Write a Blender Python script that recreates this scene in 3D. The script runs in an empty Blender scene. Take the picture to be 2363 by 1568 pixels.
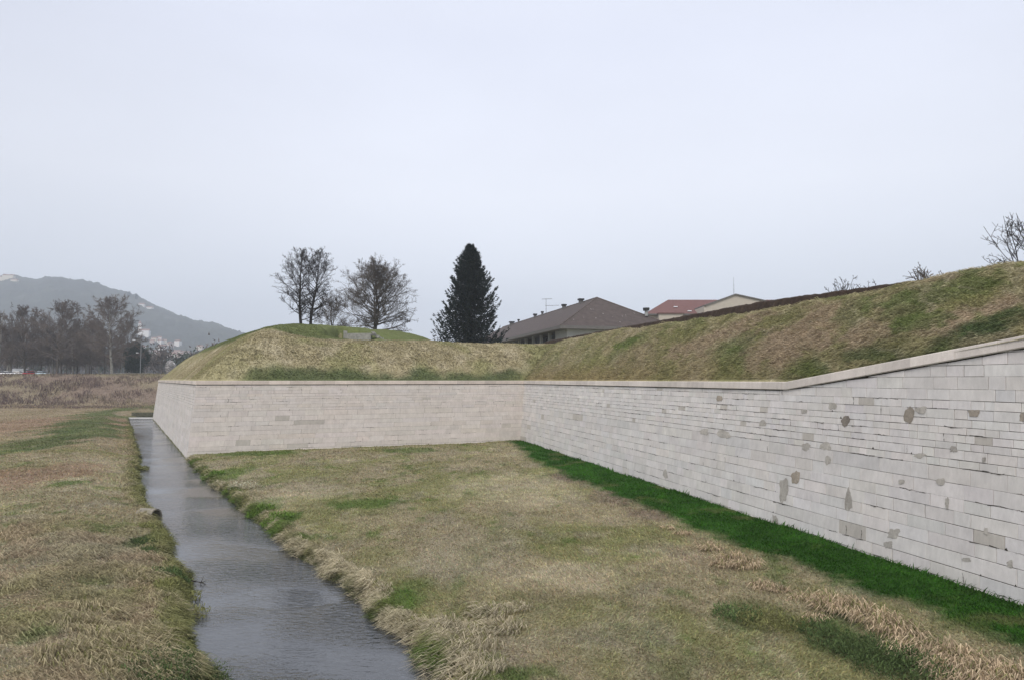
import bpy, math, random
import numpy as np
from mathutils import Vector
random.seed(7); RNG=np.random.default_rng(11)
SC=bpy.context.scene; COL=SC.collection
R=math.radians
# ---------------------------------------------------------------- camera
F=1575.0; EYE=7.5; PITCH=math.atan(91/F)
cp,sp=math.cos(PITCH),math.sin(PITCH)
def ray(u,v):
    a=(u-1181)/F; c=-(v-784)/F
    return np.array([a, cp-sp*c, sp+cp*c])
def at_z(u,v,z):
    d=ray(u,v); k=(z-EYE)/d[2]; return np.array([d[0]*k,d[1]*k,z])
def at_y(u,v,y):
    d=ray(u,v); k=y/d[1]; return np.array([d[0]*k,y,EYE+d[2]*k])
cd=bpy.data.cameras.new('camera'); cam=bpy.data.objects.new('camera',cd); COL.objects.link(cam)
cam.location=(0,0,EYE); cam.rotation_euler=(math.pi/2+PITCH,0,0)
cd.lens=24; cd.sensor_width=36; cd.clip_end=20000; cd.clip_start=0.1
SC.camera=cam
# ---------------------------------------------------------------- object helpers
def link(o,parent=None):
    COL.objects.link(o)
    if parent is not None: o.parent=parent
    return o
def tag(o,label=None,cat=None,group=None,kind=None):
    if label: o['label']=label
    if cat: o['category']=cat
    if group: o['group']=group
    if kind: o['kind']=kind
    return o
def empty(name,loc=(0,0,0),rz=0):
    o=bpy.data.objects.new(name,None); o.location=tuple(float(a) for a in loc); o.rotation_euler=(0,0,rz); o.empty_display_size=.3
    return link(o)
def mesh_np(name,V,quads=None,tris=None,mat=None,parent=None,colors=None,smooth=False,mats=None,mi=None):
    V=np.asarray(V,dtype=np.float32).reshape(-1,3)
    me=bpy.data.meshes.new(name)
    me.vertices.add(len(V)); me.vertices.foreach_set('co',V.ravel())
    q=np.zeros((0,4),int) if quads is None else np.asarray(quads,dtype=np.int64).reshape(-1,4)
    t=np.zeros((0,3),int) if tris is None else np.asarray(tris,dtype=np.int64).reshape(-1,3)
    nl=q.size+t.size; npoly=len(q)+len(t)
    me.loops.add(nl); me.polygons.add(npoly)
    me.loops.foreach_set('vertex_index',np.concatenate([q.ravel(),t.ravel()]).astype(np.int32))
    ls=np.concatenate([np.arange(len(q))*4, q.size+np.arange(len(t))*3]).astype(np.int32)
    me.polygons.foreach_set('loop_start',ls)
    me.polygons.foreach_set('use_smooth',np.full(npoly,bool(smooth)))
    if colors is not None:
        ca=me.color_attributes.new('col','FLOAT_COLOR','POINT')
        c=np.ones((len(V),4),dtype=np.float32); c[:,:3]=colors
        ca.data.foreach_set('color',c.ravel())
    me.update(calc_edges=True)
    for m in (mats or [mat]): me.materials.append(m)
    if mi is not None: me.polygons.foreach_set('material_index',np.asarray(mi,dtype=np.int32))
    return link(bpy.data.objects.new(name,me),parent)
class MB:
    def __init__(s): s.v=[]; s.q=[]; s.t=[]
    def quad(s,*p):
        n=len(s.v); s.v+= [tuple(a) for a in p]; s.q.append((n,n+1,n+2,n+3)); return s
    def tri(s,*p):
        n=len(s.v); s.v+= [tuple(a) for a in p]; s.t.append((n,n+1,n+2)); return s
    def hexa(s,P):      # 8 corners: bottom 0-3 ccw, top 4-7
        n=len(s.v); s.v+=[tuple(a) for a in P]
        for f in ((0,3,2,1),(4,5,6,7),(0,1,5,4),(1,2,6,5),(2,3,7,6),(3,0,4,7)): s.q.append(tuple(n+i for i in f))
        return s
    def box(s,c,d,rz=0,taper=1.0):
        x,y,z=c; a,b,h=d[0]/2,d[1]/2,d[2]/2; ca,sa=math.cos(rz),math.sin(rz); P=[]
        for zz,k in ((-h,1),(h,taper)):
            for sx,sy in ((-1,-1),(1,-1),(1,1),(-1,1)):
                X,Y=sx*a*k,sy*b*k; P.append((x+X*ca-Y*sa,y+X*sa+Y*ca,z+zz))
        return s.hexa(P)
    def tube(s,p0,p1,r0,r1,n=8,cap=True):
        p0=np.array(p0,float);p1=np.array(p1,float); d=p1-p0; d/=np.linalg.norm(d)+1e-9
        a=np.cross(d,(0,0,1) if abs(d[2])<.9 else (1,0,0)); a/=np.linalg.norm(a); b=np.cross(d,a)
        m=len(s.v)
        for p,r in ((p0,r0),(p1,r1)):
            for k in range(n):
                t=2*math.pi*k/n; s.v.append(tuple(p+r*(math.cos(t)*a+math.sin(t)*b)))
        for k in range(n):
            k2=(k+1)%n; s.q.append((m+k,m+k2,m+n+k2,m+n+k))
        if cap:
            for base,pt in ((m,p0),(m+n,p1)):
                c=len(s.v); s.v.append(tuple(pt))
                for k in range(n): s.t.append((c,base+(k+1)%n,base+k) if base==m else (c,base+k,base+(k+1)%n))
        return s
    def build(s,name,mat,parent=None,smooth=False):
        return mesh_np(name,s.v,s.q or None,s.t or None,mat,parent,smooth=smooth)
# ---------------------------------------------------------------- noise
def _h(i,j,s):
    v=np.sin(i*127.1+j*311.7+s*74.7)*43758.5453; return v-np.floor(v)
def vn(x,y,s=0):
    xi=np.floor(x);yi=np.floor(y);fx=x-xi;fy=y-yi;fx=fx*fx*(3-2*fx);fy=fy*fy*(3-2*fy)
    return (_h(xi,yi,s)*(1-fx)+_h(xi+1,yi,s)*fx)*(1-fy)+(_h(xi,yi+1,s)*(1-fx)+_h(xi+1,yi+1,s)*fx)*fy
def fbm(x,y,s=0,o=4):
    r=0;a=.5;t=0
    for k in range(o): r=r+a*vn(x,y,s+k*13);t+=a;a*=.55;x=x*2.03+7.1;y=y*2.03-3.3
    return r/t
def ss(a,b,x):
    t=np.clip((x-a)/(b-a),0,1); return t*t*(3-2*t)
# ---------------------------------------------------------------- materials
def mat_new(name):
    m=bpy.data.materials.new(name); m.use_nodes=True; nt=m.node_tree; nt.nodes.clear()
    return m,nt,nt.nodes,nt.links
def N(ns,t,**k):
    n=ns.new(t)
    for a,b in k.items(): setattr(n,a,b)
    return n
def simple(name,col,rough=.8,spec=.2,var=.15,scale=3.0,bump=0.0,bscale=20,metal=0,stretch=None):
    m,nt,ns,L=mat_new(name)
    out=N(ns,'ShaderNodeOutputMaterial');p=N(ns,'ShaderNodeBsdfPrincipled')
    p.inputs['Roughness'].default_value=rough;p.inputs['Specular IOR Level'].default_value=spec;p.inputs['Metallic'].default_value=metal
    tc=N(ns,'ShaderNodeTexCoord');mp=N(ns,'ShaderNodeMapping')
    if stretch: mp.inputs['Scale'].default_value=stretch
    L.new(tc.outputs['Object'],mp.inputs[0])
    nz=N(ns,'ShaderNodeTexNoise');nz.inputs['Scale'].default_value=scale;nz.inputs['Detail'].default_value=6;nz.inputs['Roughness'].default_value=.65
    L.new(mp.outputs[0],nz.inputs['Vector'])
    r=N(ns,'ShaderNodeValToRGB');r.color_ramp.elements[0].position=.3;r.color_ramp.elements[1].position=.7
    c=np.array(col);r.color_ramp.elements[0].color=(*(c*(1-var)),1);r.color_ramp.elements[1].color=(*np.minimum(c*(1+var),.95),1)
    L.new(nz.outputs[0],r.inputs[0]);L.new(r.outputs[0],p.inputs['Base Color'])
    if bump>0:
        n2=N(ns,'ShaderNodeTexNoise');n2.inputs['Scale'].default_value=bscale;n2.inputs['Detail'].default_value=5
        L.new(mp.outputs[0],n2.inputs['Vector'])
        b=N(ns,'ShaderNodeBump');b.inputs['Strength'].default_value=bump;b.inputs['Distance'].default_value=.05
        L.new(n2.outputs[0],b.inputs['Height']);L.new(b.outputs[0],p.inputs['Normal'])
    L.new(p.outputs[0],out.inputs[0]); return m
def attr_mat(name,transl=0.0,var=.25,scale=30,bump=0,bscale=25,rough=.9,spec=.1,stretch=None,gain=1.0,big=.15):
    """material whose base colour comes from the per-point albedo 'col'"""
    m,nt,ns,L=mat_new(name)
    out=N(ns,'ShaderNodeOutputMaterial');p=N(ns,'ShaderNodeBsdfPrincipled')
    p.inputs['Roughness'].default_value=rough;p.inputs['Specular IOR Level'].default_value=spec
    a=N(ns,'ShaderNodeAttribute',attribute_name='col')
    g=N(ns,'ShaderNodeNewGeometry');mp=N(ns,'ShaderNodeMapping')
    if stretch: mp.inputs['Scale'].default_value=stretch
    L.new(g.outputs['Position'],mp.inputs[0])
    nz=N(ns,'ShaderNodeTexNoise');nz.inputs['Scale'].default_value=scale;nz.inputs['Detail'].default_value=5;nz.inputs['Roughness'].default_value=.7
    L.new(mp.outputs[0],nz.inputs['Vector'])
    mr=N(ns,'ShaderNodeMapRange');mr.inputs[1].default_value=.25;mr.inputs[2].default_value=.75;mr.inputs[3].default_value=gain*(1-var);mr.inputs[4].default_value=gain*(1+var)
    L.new(nz.outputs[0],mr.inputs[0])
    nb=N(ns,'ShaderNodeTexNoise');nb.inputs['Scale'].default_value=1.3;nb.inputs['Detail'].default_value=4
    L.new(g.outputs['Position'],nb.inputs['Vector'])
    mb=N(ns,'ShaderNodeMapRange');mb.inputs[1].default_value=.3;mb.inputs[2].default_value=.7;mb.inputs[3].default_value=1-big;mb.inputs[4].default_value=1+big
    L.new(nb.outputs[0],mb.inputs[0])
    mm=N(ns,'ShaderNodeMath',operation='MULTIPLY');L.new(mr.outputs[0],mm.inputs[0]);L.new(mb.outputs[0],mm.inputs[1])
    mx=N(ns,'ShaderNodeVectorMath',operation='SCALE');L.new(a.outputs['Color'],mx.inputs[0]);L.new(mm.outputs[0],mx.inputs['Scale'])
    L.new(mx.outputs[0],p.inputs['Base Color'])
    if bump>0:
        n2=N(ns,'ShaderNodeTexNoise');n2.inputs['Scale'].default_value=bscale;n2.inputs['Detail'].default_value=6;n2.inputs['Roughness'].default_value=.7
        L.new(mp.outputs[0],n2.inputs['Vector'])
        b=N(ns,'ShaderNodeBump');b.inputs['Strength'].default_value=bump;b.inputs['Distance'].default_value=.08
        L.new(n2.outputs[0],b.inputs['Height']);L.new(b.outputs[0],p.inputs['Normal'])
    if transl>0:
        t=N(ns,'ShaderNodeBsdfTranslucent');L.new(mx.outputs[0],t.inputs[0])
        ms=N(ns,'ShaderNodeMixShader');ms.inputs[0].default_value=transl
        L.new(p.outputs[0],ms.inputs[1]);L.new(t.outputs[0],ms.inputs[2]);L.new(ms.outputs[0],out.inputs[0])
    else: L.new(p.outputs[0],out.inputs[0])
    return m
M={}
M['ground']=attr_mat('ground_grass',var=.5,scale=14,bump=.9,bscale=9,gain=.88)
M['slope']=attr_mat('slope_grass',var=.5,scale=9,bump=.9,bscale=8,gain=1.15)
M['blade']=attr_mat('grass_blade',transl=.3,var=.2,scale=5,gain=1.22)
M['stone']=attr_mat('pale_limestone',var=.10,scale=4,bump=.35,bscale=18,rough=.9,spec=.15,big=.07,stretch=(1.4,1.4,.45))
M['mortar']=simple('dark_joint',(.07,.062,.052),.95,.05,.5,2.5)
M['patch']=attr_mat('old_plaster_patch',var=.25,scale=12,bump=.5,bscale=30)
M['bark']=simple('grey_bark',(.085,.075,.065),.9,.1,.35,4)
M['twig']=simple('brown_twig',(.10,.085,.072),.9,.1,.3,1)
M['darkbark']=simple('dark_bark',(.035,.03,.028),.9,.1,.3,4)
M['farbark']=simple('far_twig',(.15,.125,.11),.9,.1,.3,.5)
M['palebark']=simple('pale_bark',(.30,.29,.26),.9,.1,.3,2)
M['needle']=attr_mat('conifer_needles',var=.3,scale=3,rough=.7,spec=.2)
M['leaf']=attr_mat('evergreen_leaves',var=.3,scale=2,rough=.7,spec=.2)
M['roof']=simple('brown_roof_sheet',(.085,.068,.062),.8,.2,.22,1.2,bump=.3,bscale=6)
M['redroof']=simple('red_roof_tiles',(.165,.09,.083),.85,.15,.12,1.5,bump=.3,bscale=5)
M['wallgrey']=simple('grey_render',(.33,.34,.33),.9,.1,.08,1)
M['wallbeige']=simple('beige_render',(.46,.42,.36),.9,.1,.06,1)
M['dark']=simple('dark_opening',(.03,.032,.034),.5,.4,.2,2)
M['fascia']=simple('grey_fascia',(.14,.135,.13),.8,.2,.1,2)
M['concrete']=simple('weathered_concrete',(.29,.285,.26),.9,.15,.3,3,bump=.5,bscale=12)
M['metal']=simple('grey_metal',(.25,.26,.27),.5,.5,.1,5,metal=.6)
M['blackmetal']=simple('black_metal',(.02,.02,.022),.6,.4,.2,5)
M['hedge']=attr_mat('brown_beech_hedge',var=.35,scale=8,bump=.6,bscale=18)
M['hill']=attr_mat('wooded_hill',var=.3,scale=.05,bump=0,big=0)
M['tyre']=simple('tyre_rubber',(.02,.02,.02),.8,.3,.1,5)
M['glass']=simple('car_glass',(.03,.035,.04),.1,.5,.05,1)
def paint(n,c): return simple(n,c,.35,.5,.04,1)
def water_mat():
    m,nt,ns,L=mat_new('stream_water');out=N(ns,'ShaderNodeOutputMaterial');p=N(ns,'ShaderNodeBsdfPrincipled')
    p.inputs['Base Color'].default_value=(.042,.045,.048,1);p.inputs['Roughness'].default_value=.04;p.inputs['IOR'].default_value=1.75
    g=N(ns,'ShaderNodeNewGeometry')
    def layer(sc,rot,scale,detail,lo):
        mp=N(ns,'ShaderNodeMapping');mp.inputs['Scale'].default_value=sc;mp.inputs['Rotation'].default_value=(0,0,rot);L.new(g.outputs['Position'],mp.inputs[0])
        n=N(ns,'ShaderNodeTexNoise');n.inputs['Scale'].default_value=scale;n.inputs['Detail'].default_value=detail;n.inputs['Distortion'].default_value=.4
        L.new(mp.outputs[0],n.inputs['Vector']);return n
    a=layer((1,1.9,1),R(8),2.6,3,0);b=layer((1,1.6,1),R(-20),8,2,0)
    msk=layer((.10,.16,1),R(-25),1,2,0)
    mr=N(ns,'ShaderNodeMapRange');mr.inputs[1].default_value=.42;mr.inputs[2].default_value=.62;mr.inputs[3].default_value=.12;mr.inputs[4].default_value=1;L.new(msk.outputs[0],mr.inputs[0])
    s=N(ns,'ShaderNodeMath',operation='MULTIPLY_ADD');s.inputs[1].default_value=.35;L.new(b.outputs[0],s.inputs[0]);L.new(a.outputs[0],s.inputs[2])
    m2=N(ns,'ShaderNodeMath',operation='MULTIPLY');L.new(s.outputs[0],m2.inputs[0]);L.new(mr.outputs[0],m2.inputs[1])
    bp=N(ns,'ShaderNodeBump');bp.inputs['Strength'].default_value=.8;bp.inputs['Distance'].default_value=.13
    L.new(m2.outputs[0],bp.inputs['Height']);L.new(bp.outputs[0],p.inputs['Normal'])
    L.new(p.outputs[0],out.inputs[0]);return m
M['water']=water_mat()
# ---------------------------------------------------------------- fortress plan
ZT=7.4; BAT=0.8; ZB=0.42
A0=at_z(430,1058,0)[:2]; C0=at_z(352,965,0)[:2]
B0=at_z(1199,1018,ZB)[:2]; D0=at_z(2362,1410,ZB)[:2]
def unit(v): return v/np.linalg.norm(v)
dBD=unit(D0-B0); D0=B0+dBD*100; 
E0=C0+unit(np.array([.8,.6]))*90
PL=[E0,C0,A0,B0,D0]               # outline seen from the moat
DIR=[unit(PL[i+1]-PL[i]) for i in range(4)]
NRM=[np.array([-d[1],d[0]]) for d in DIR]     # candidates for 'into the fort'
cen=np.array([-25.,100.])
for i in range(4):
    ref=cen if i<3 else np.array([40.,50.])
    if np.dot(ref-PL[i],NRM[i])<0: NRM[i]=-NRM[i]
def offs(t):
    pts=[]
    for i in range(5):
        if i==0: pts.append(PL[0]+NRM[0]*t)
        elif i==4: pts.append(PL[4]+NRM[3]*t)
        else:
            n1,n2=NRM[i-1],NRM[i]; m=(n1+n2); m=m/np.dot(m,n1) 
            pts.append(PL[i]+m*t)
    return pts
TOP=offs(BAT)
def tl(i,x,y): return (x-PL[i][0])*NRM[i][0]+(y-PL[i][1])*NRM[i][1]-BAT
def tsolid(x,y):
    return np.minimum(np.minimum(tl(1,x,y),tl(0,x,y)),np.maximum(tl(2,x,y),tl(3,x,y)))
# position along curtain B-D
sBD=lambda x,y:(x-B0[0])*dBD[0]+(y-B0[1])*dBD[1]
# kink where the coping starts to climb
def on_top(u):
    d=ray(u,800)[:2]; nn=NRM[3]; k=np.dot(TOP[3],nn)/np.dot(d,nn); return d*k
PK=on_top(1830); sK=float(sBD(*PK)); PR=on_top(2362); sR=float(sBD(*PR)); zR=at_y(2362,777,PR[1])[2]
def ztop(s):
    k=(zR-ZT)/(sR-sK); r=np.maximum(0,s-sK); return ZT+k*np.minimum(r,16)
mq=[np.array(a,float) for a in ((-33.0,74),(-25.0,96),(-22.0,104),(-45,140),(-80,132))]
def polydist(x,y,poly):
    n=len(poly); best=np.full(np.shape(x),1e9); inside=np.ones(np.shape(x),bool)
    for i in range(n):
        a=poly[i];b=poly[(i+1)%n];d=b-a;l=np.dot(d,d)
        k=np.clip(((x-a[0])*d[0]+(y-a[1])*d[1])/l,0,1)
        best=np.minimum(best,np.hypot(x-a[0]-k*d[0],y-a[1]-k*d[1]))
        inside&=((x-a[0])*d[1]-(y-a[1])*d[0])<0
    return np.where(inside,0,best)
BKY=91.0; BKX=float(at_y(828,784,BKY)[0])
def zramp(x,y):
    t3=tl(3,x,y);t2=tl(2,x,y);t1=np.minimum(tl(1,x,y),tl(0,x,y))
    tb=np.maximum(t2,t3); s=sBD(x,y)
    zt=np.where(t3>=t2,ztop(s),ZT)
    crest=np.where(t3>=t2,12.47+.10*np.sin(s*.13+1.0)-.12*ss(20,40,s)*(1-ss(45,60,s)),12.15)
    w=ss(-4,4,t3-t2); crest=12.15*(1-w)+crest*w
    def prof(t,W):
        q=np.clip(t/W,0,1.6); return np.where(q<1,1-(1-q)**1.35,1)
    zb=zt-.06+(crest-zt)*prof(tb,7.2)
    zb=zb-ss(11,20,tb)*3.2
    ds=polydist(x,y,mq); mound=14.2+.085*np.clip(y-78,0,24)-.02*ds-.40*np.maximum(0,np.sqrt(ds*ds+9)-3-.6)
    nt_=ss(3.0,2.0,np.abs(x-BKX+.3))*ss(BKY-9,BKY-6,y)*ss(BKY+.4,BKY+.1,y); mound=mound*(1-nt_)+np.minimum(mound,12.30)*nt_
    mound=np.minimum(mound,ZT-.06+(1-(1-np.clip(np.maximum(t2,0)/13.5,0,1))**1.75)*8.0)
    z=np.maximum(zb,mound)
    k=.2+2.2*ss(.3,6,np.minimum(t1,tb)); 
    za=ZT-.06+np.where(t1<7,(1-(1-np.clip(t1/14,0,1))**1.7)*8.2,(1-(1-np.clip(t1/14,0,1))**1.7)*8.2)
    h=np.clip(.5+.5*(z-za)/k,0,1); z=z*(1-h)+za*h-k*h*(1-h)
    n=(fbm(x*.35,y*.35,3)-.5)*.5+(fbm(x*1.5,y*1.5,5)-.5)*.22
    return z+n*ss(.3,2.5,np.minimum(t1,tb))
# ---------------------------------------------------------------- stream
LB=[(490,1568),(470,1520),(452,1490),(430,1440),(440,1385),(446,1352),(436,1325),(392,1296),(386,1240),(368,1200),(338,1172),(326,1130),(318,1095),(324,1062),(311,1022),(303,985),(297,966)]
RB=[(1020,1568),(960,1520),(920,1478),(872,1440),(812,1372),(742,1312),(690,1290),(600,1215),(540,1163),(468,1098),(430,1058)]
LB=[(u-14*max(0,(v-1060)/508),v) for u,v in LB]; RB=[(u+26*max(0,(v-1100)/468),v) for u,v in RB]
lb=np.array([at_z(u,v,0)[:2] for u,v in LB]); rb=np.array([at_z(u,v,0)[:2] for u,v in RB]+[C0])
def ext(a):
    return np.vstack([[a[0]+ (a[0]-a[3])/(a[3][1]-a[0][1])*26*np.array([1,1])],a])
lb=np.vstack([[lb[0][0]+(lb[0][0]-lb[-1][0])/(lb[0][1]-lb[-1][1])*(-26),lb[0][1]-26],lb]); rb=np.vstack([[rb[0][0]+.35*26,rb[0][1]-26],rb])
def xl(y): return np.interp(y,lb[:,1],lb[:,0])+(vn(y*1.3,y*0,9)-.5)*.35*ss(100,30,y)
def xr(y): return np.interp(y,rb[:,1],rb[:,0])+(vn(y*1.1,y*0+4,19)-.5)*.4*(y<A0[1]-1)
YEND=float(C0[1])
def zmoat(x,y):
    dl=(xl(y)-x)*.9; dr=(x-xr(y))*.75
    nz=(fbm(x*.5,y*.5,1)-.5)*.22+(fbm(x*2.2,y*2.2,2)-.5)*.12
    end=(y-YEND-5)*1.0
    dl2=np.where(y>YEND+3,50,dl)
    left=.05+.40*ss(0,.5,dl)+.75*ss(.3,4.5,dl)+nz
    right=.05+.33*ss(0,.35,dr)+.12*ss(.3,6,dr)+nz*.9
    tb=tl(3,x,y)+BAT
    right=right+.10*ss(-4.5,-1,tb)+.0*tb
    mid=.55*(xl(y)+xr(y)) 
    z=np.where(dl>=dr,left,right)
    ins=np.maximum(dl,dr)
    z=np.where((ins<0)&(y<YEND+1.5),-.45+.5*ss(-.5,0,ins),z)
    z=np.where(y>=YEND+1.5,np.maximum(.05+.9*ss(YEND+1.5,YEND+4,y)+nz,np.where(dl>0,left,-1)),z)
    g=ss(166,192,y+ (fbm(x*.04,y*.04,8)-.5)*10)
    crest=9.05
    zz=z*(1-g)+(crest+nz*.8)*g
    return zz-.45*ss(193,203,y)
RID=[(-900,780),(-500,700),(-150,662),(-60,650),(0,645),(25,641),(50,646),(80,653),(100,648),(135,647),(165,653),(195,655),(230,664),(263,675),(278,678),(313,688),(351,708),(406,732),(451,744),(501,753),(521,760),(541,767),(700,805),(900,845),(1050,872)]
rc=np.array([ray(u,v)[0]/ray(u,v)[1] for u,v in RID]); rz=np.array([ray(u,v)[2]/ray(u,v)[1] for u,v in RID])
YH=1900.0
def zhill(x,y):
    c=x/np.maximum(y,1); rr=np.interp(c,rc,rz,left=0,right=0)*YH
    p=np.where(y<YH,ss(-.15,1.0,(y-1050)/(YH-1050))*1.0,1-.9*ss(0,1,(y-YH)/1200)); p=np.where(y<1050,0,p)
    p0=ss(-.15,1.0,0.0); p=np.maximum(0,(p-p0)/(1-p0))
    return rr*p*(1+.05*(fbm(x*.01,y*.01,4)-.5)*(1-ss(.8,1,p)))
def zground(x,y):
    t=tsolid(x,y); z=zmoat(x,y)
    return np.where(t>3.0,np.minimum(zramp(x,y)-.3,30),z)
# ---------------------------------------------------------------- grass colours (albedo)
DRY=np.array([.315,.275,.175]);OLIVE=np.array([.215,.220,.088]);GREEN=np.array([.095,.155,.032]);PINK=np.array([.262,.190,.132])
STRAW=np.array([.44,.35,.24]);LUSH=np.array([.030,.090,.010]);DGREEN=np.array([.055,.08,.03]);GREY=np.array([.31,.275,.20]);PALE=np.array([.44,.39,.28]);BRUSH=np.array([.20,.15,.125])
ZON=[]   # world-space patches: centre, radii, colour, weight
def zone(u,v,ru,rv,col,w,z=.6,rot=0):
    p=at_z(u,v,z); y=p[1]; ZON.append((p[0],y,ru*y/F,max(rv*y*y/(F*(EYE-z)),ru*y/F*.12),col,w,rot))
for a in [(120,985,170,38,PINK*1.15,.85),(40,1120,150,45,PINK*1.15,.8),(250,1010,26,40,PINK*1.1,.9),
          (160,1135,25,12,GREEN,.7),(340,943,40,7,OLIVE,.9),(95,1450,130,60,OLIVE,.25),
          (330,1240,28,60,DGREEN*1.2,.8),(385,1340,45,50,OLIVE*.9,.7),(300,1300,60,110,DRY*.75,.5),(400,1480,60,70,DGREEN*1.4,.6),(150,1300,160,60,GREY,.6),(250,1420,120,60,DRY*.95,.5),
          (510,1090,50,22,GREEN,.7),(600,1160,50,22,GREEN,.8),(700,1130,110,25,PALE,.4),(850,1155,90,12,GREEN,.75),(600,1040,120,7,GREEN,.8),(950,1035,80,6,GREEN,.6),(650,1190,40,26,GREEN*.9,.85),
          (900,1370,80,25,GREEN,.85),(950,1340,60,20,GREEN,.5),(1150,1540,90,30,GREEN,.75),(1130,1500,40,20,GREEN,.6),(1010,1450,60,40,PALE,.6),(1100,1270,150,60,GREY,.5),(1200,1120,160,40,PALE,.45),
          (1020,1010,120,6,PALE,.8),(1330,1095,60,16,BRUSH,.7),(1420,1140,70,20,BRUSH,.55),(1500,1180,60,16,BRUSH,.5),
          (1700,1430,70,24,DGREEN*1.5,.5),(1960,1480,100,38,DGREEN*1.3,.65),(2080,1530,70,32,DGREEN*1.1,.7),(1760,1400,60,40,OLIVE*.7,.6),(1560,1530,160,40,DRY*.8,.5),(1450,1450,130,40,GREY,.5),
          (1640,1280,100,28,STRAW*.6,.4),(1950,1405,70,22,DGREEN*1.3,.75),(2120,1480,80,26,DGREEN*1.2,.8),(2260,1545,90,26,DGREEN*1.3,.75),(2360,1580,60,30,DGREEN*1.3,.7),(1300,1400,150,40,OLIVE,.35),(1350,1320,140,30,PALE,.4)]: zone(*a)
def mixc(c,col,w): return c*(1-w[:,None])+np.asarray(col)*w[:,None]
def gcol(x,y):
    n=len(x); c=np.tile(DRY,(n,1))
    left0=(x<xl(y))*1.0
    f1=fbm(x*.28,y*.16,21);f2=fbm(x*1.1,y*.7,22);f3=fbm(x*.6,y*.35,23)
    c=mixc(c,OLIVE,ss(.42,.68,f1)*(.7-.3*left0)); c=mixc(c,GREY,ss(.5,.75,f3)*.6); c=mixc(c,GREEN,ss(.6,.8,f2)*.55); c=mixc(c,PALE,ss(.6,.8,fbm(x*.9+50,y*.6,24))*.45)
    left=(x<xl(y)); 
    c=mixc(c,PINK*1.1,left*ss(40,90,y)*.5)
    for (cx,cy,rx,ry,col,w,rot) in ZON:
        d=np.hypot((x-cx)/rx,(y-cy)/ry)+(fbm(x*.8*3/max(rx,1),y*.8*3/max(rx,1)*.5,31)-.5)*.9
        c=mixc(c,col,w*ss(1.15,.6,d))
    # trodden green strip winding through the field
    gp=np.array([at_z(u,v,.9)[:2] for u,v in ((420,941),(300,943),(240,955),(200,985),(140,1022),(60,1045),(-80,1062))]); bd=np.full(n,1e9)
    for k in range(len(gp)-1):
        a,b=gp[k]*[1,.10],gp[k+1]*[1,.10]; d_=b-a; q_=np.clip(((x-a[0])*d_[0]+(y*.10-a[1])*d_[1])/np.dot(d_,d_),0,1); bd=np.minimum(bd,np.hypot(x-a[0]-q_*d_[0],y*.10-a[1]-q_*d_[1]))
    bd=bd+(fbm(x*.4,y*.12,33)-.5)*2.4
    c=mixc(c,GREEN*np.array([.85,.8,1.1]),ss(1.25,.3,bd)*left*.75); c=mixc(c,DGREEN*1.3,ss(.52,.7,fbm(x*.3,y*.15,34))*ss(1.3,.6,bd)*left*.6*(y<105))
    # glacis brush
    g=ss(168,172,y); c=mixc(c,BRUSH*1.05,g*.75); c=mixc(c,OLIVE*1.0,g*ss(-95,-55,x)*ss(176,186,y)*.6); c=mixc(c,DRY*.9,g*ss(.45,.6,fbm(x*.2,y*.2,44))*.6)
    c=mixc(c,OLIVE*.8,ss(187,191,y)*.5)
    # banks
    e=np.minimum(np.abs(x-xr(y)),np.abs(x-xl(y))); c=mixc(c,OLIVE*.75,ss(1.1,.2,e)*.75*(y<YEND+2)); c=mixc(c,DGREEN*.6,ss(.25,.0,e)*.8*(y<YEND+2))
    # lush strip at the foot of the curtain
    tb=tl(3,x,y)+BAT; s=sBD(x,y); w=1.7+2.4*ss(0,22,s)-.8*ss(48,62,s)+(fbm(x*.7,y*.7,51)-.5)*1.6+(vn(x*3,y*3,53)-.5)*.5
    w=w*.92; k=ss(w+.7,w-.5,-tb)*(tb<.4)*(tl(2,x,y)<.2); lu=LUSH[None]*(1+.9*(fbm(x*.9,y*.9,52)-.5)[:,None]); lu=mixc(lu,OLIVE*.6,ss(.55,.75,fbm(x*.5+3,y*.5,54))*.6); c=c*(1-k[:,None])+lu*k[:,None]
    # foot of the flank
    t2=tl(2,x,y)+BAT; k=ss(1.6,.2,-t2)*(t2<.5)*.6; c=mixc(c,OLIVE,k)
    return c
SZ=[]
def slope_zone(u,v,rs,rt,col,w,tilt=.6):
    d=ray(u,v)
    for k in np.arange(12,110,.1):
        p=d*k
        if p[2]+EYE<=float(zramp(np.array([p[0]]),np.array([p[1]]))[0]) and tsolid(p[0],p[1])>0:
            SZ.append((float(sBD(p[0],p[1])),float(tl(3,p[0],p[1])),rs,rt,col,w,tilt)); return
TAN=PINK*.62+PALE*.42
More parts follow.
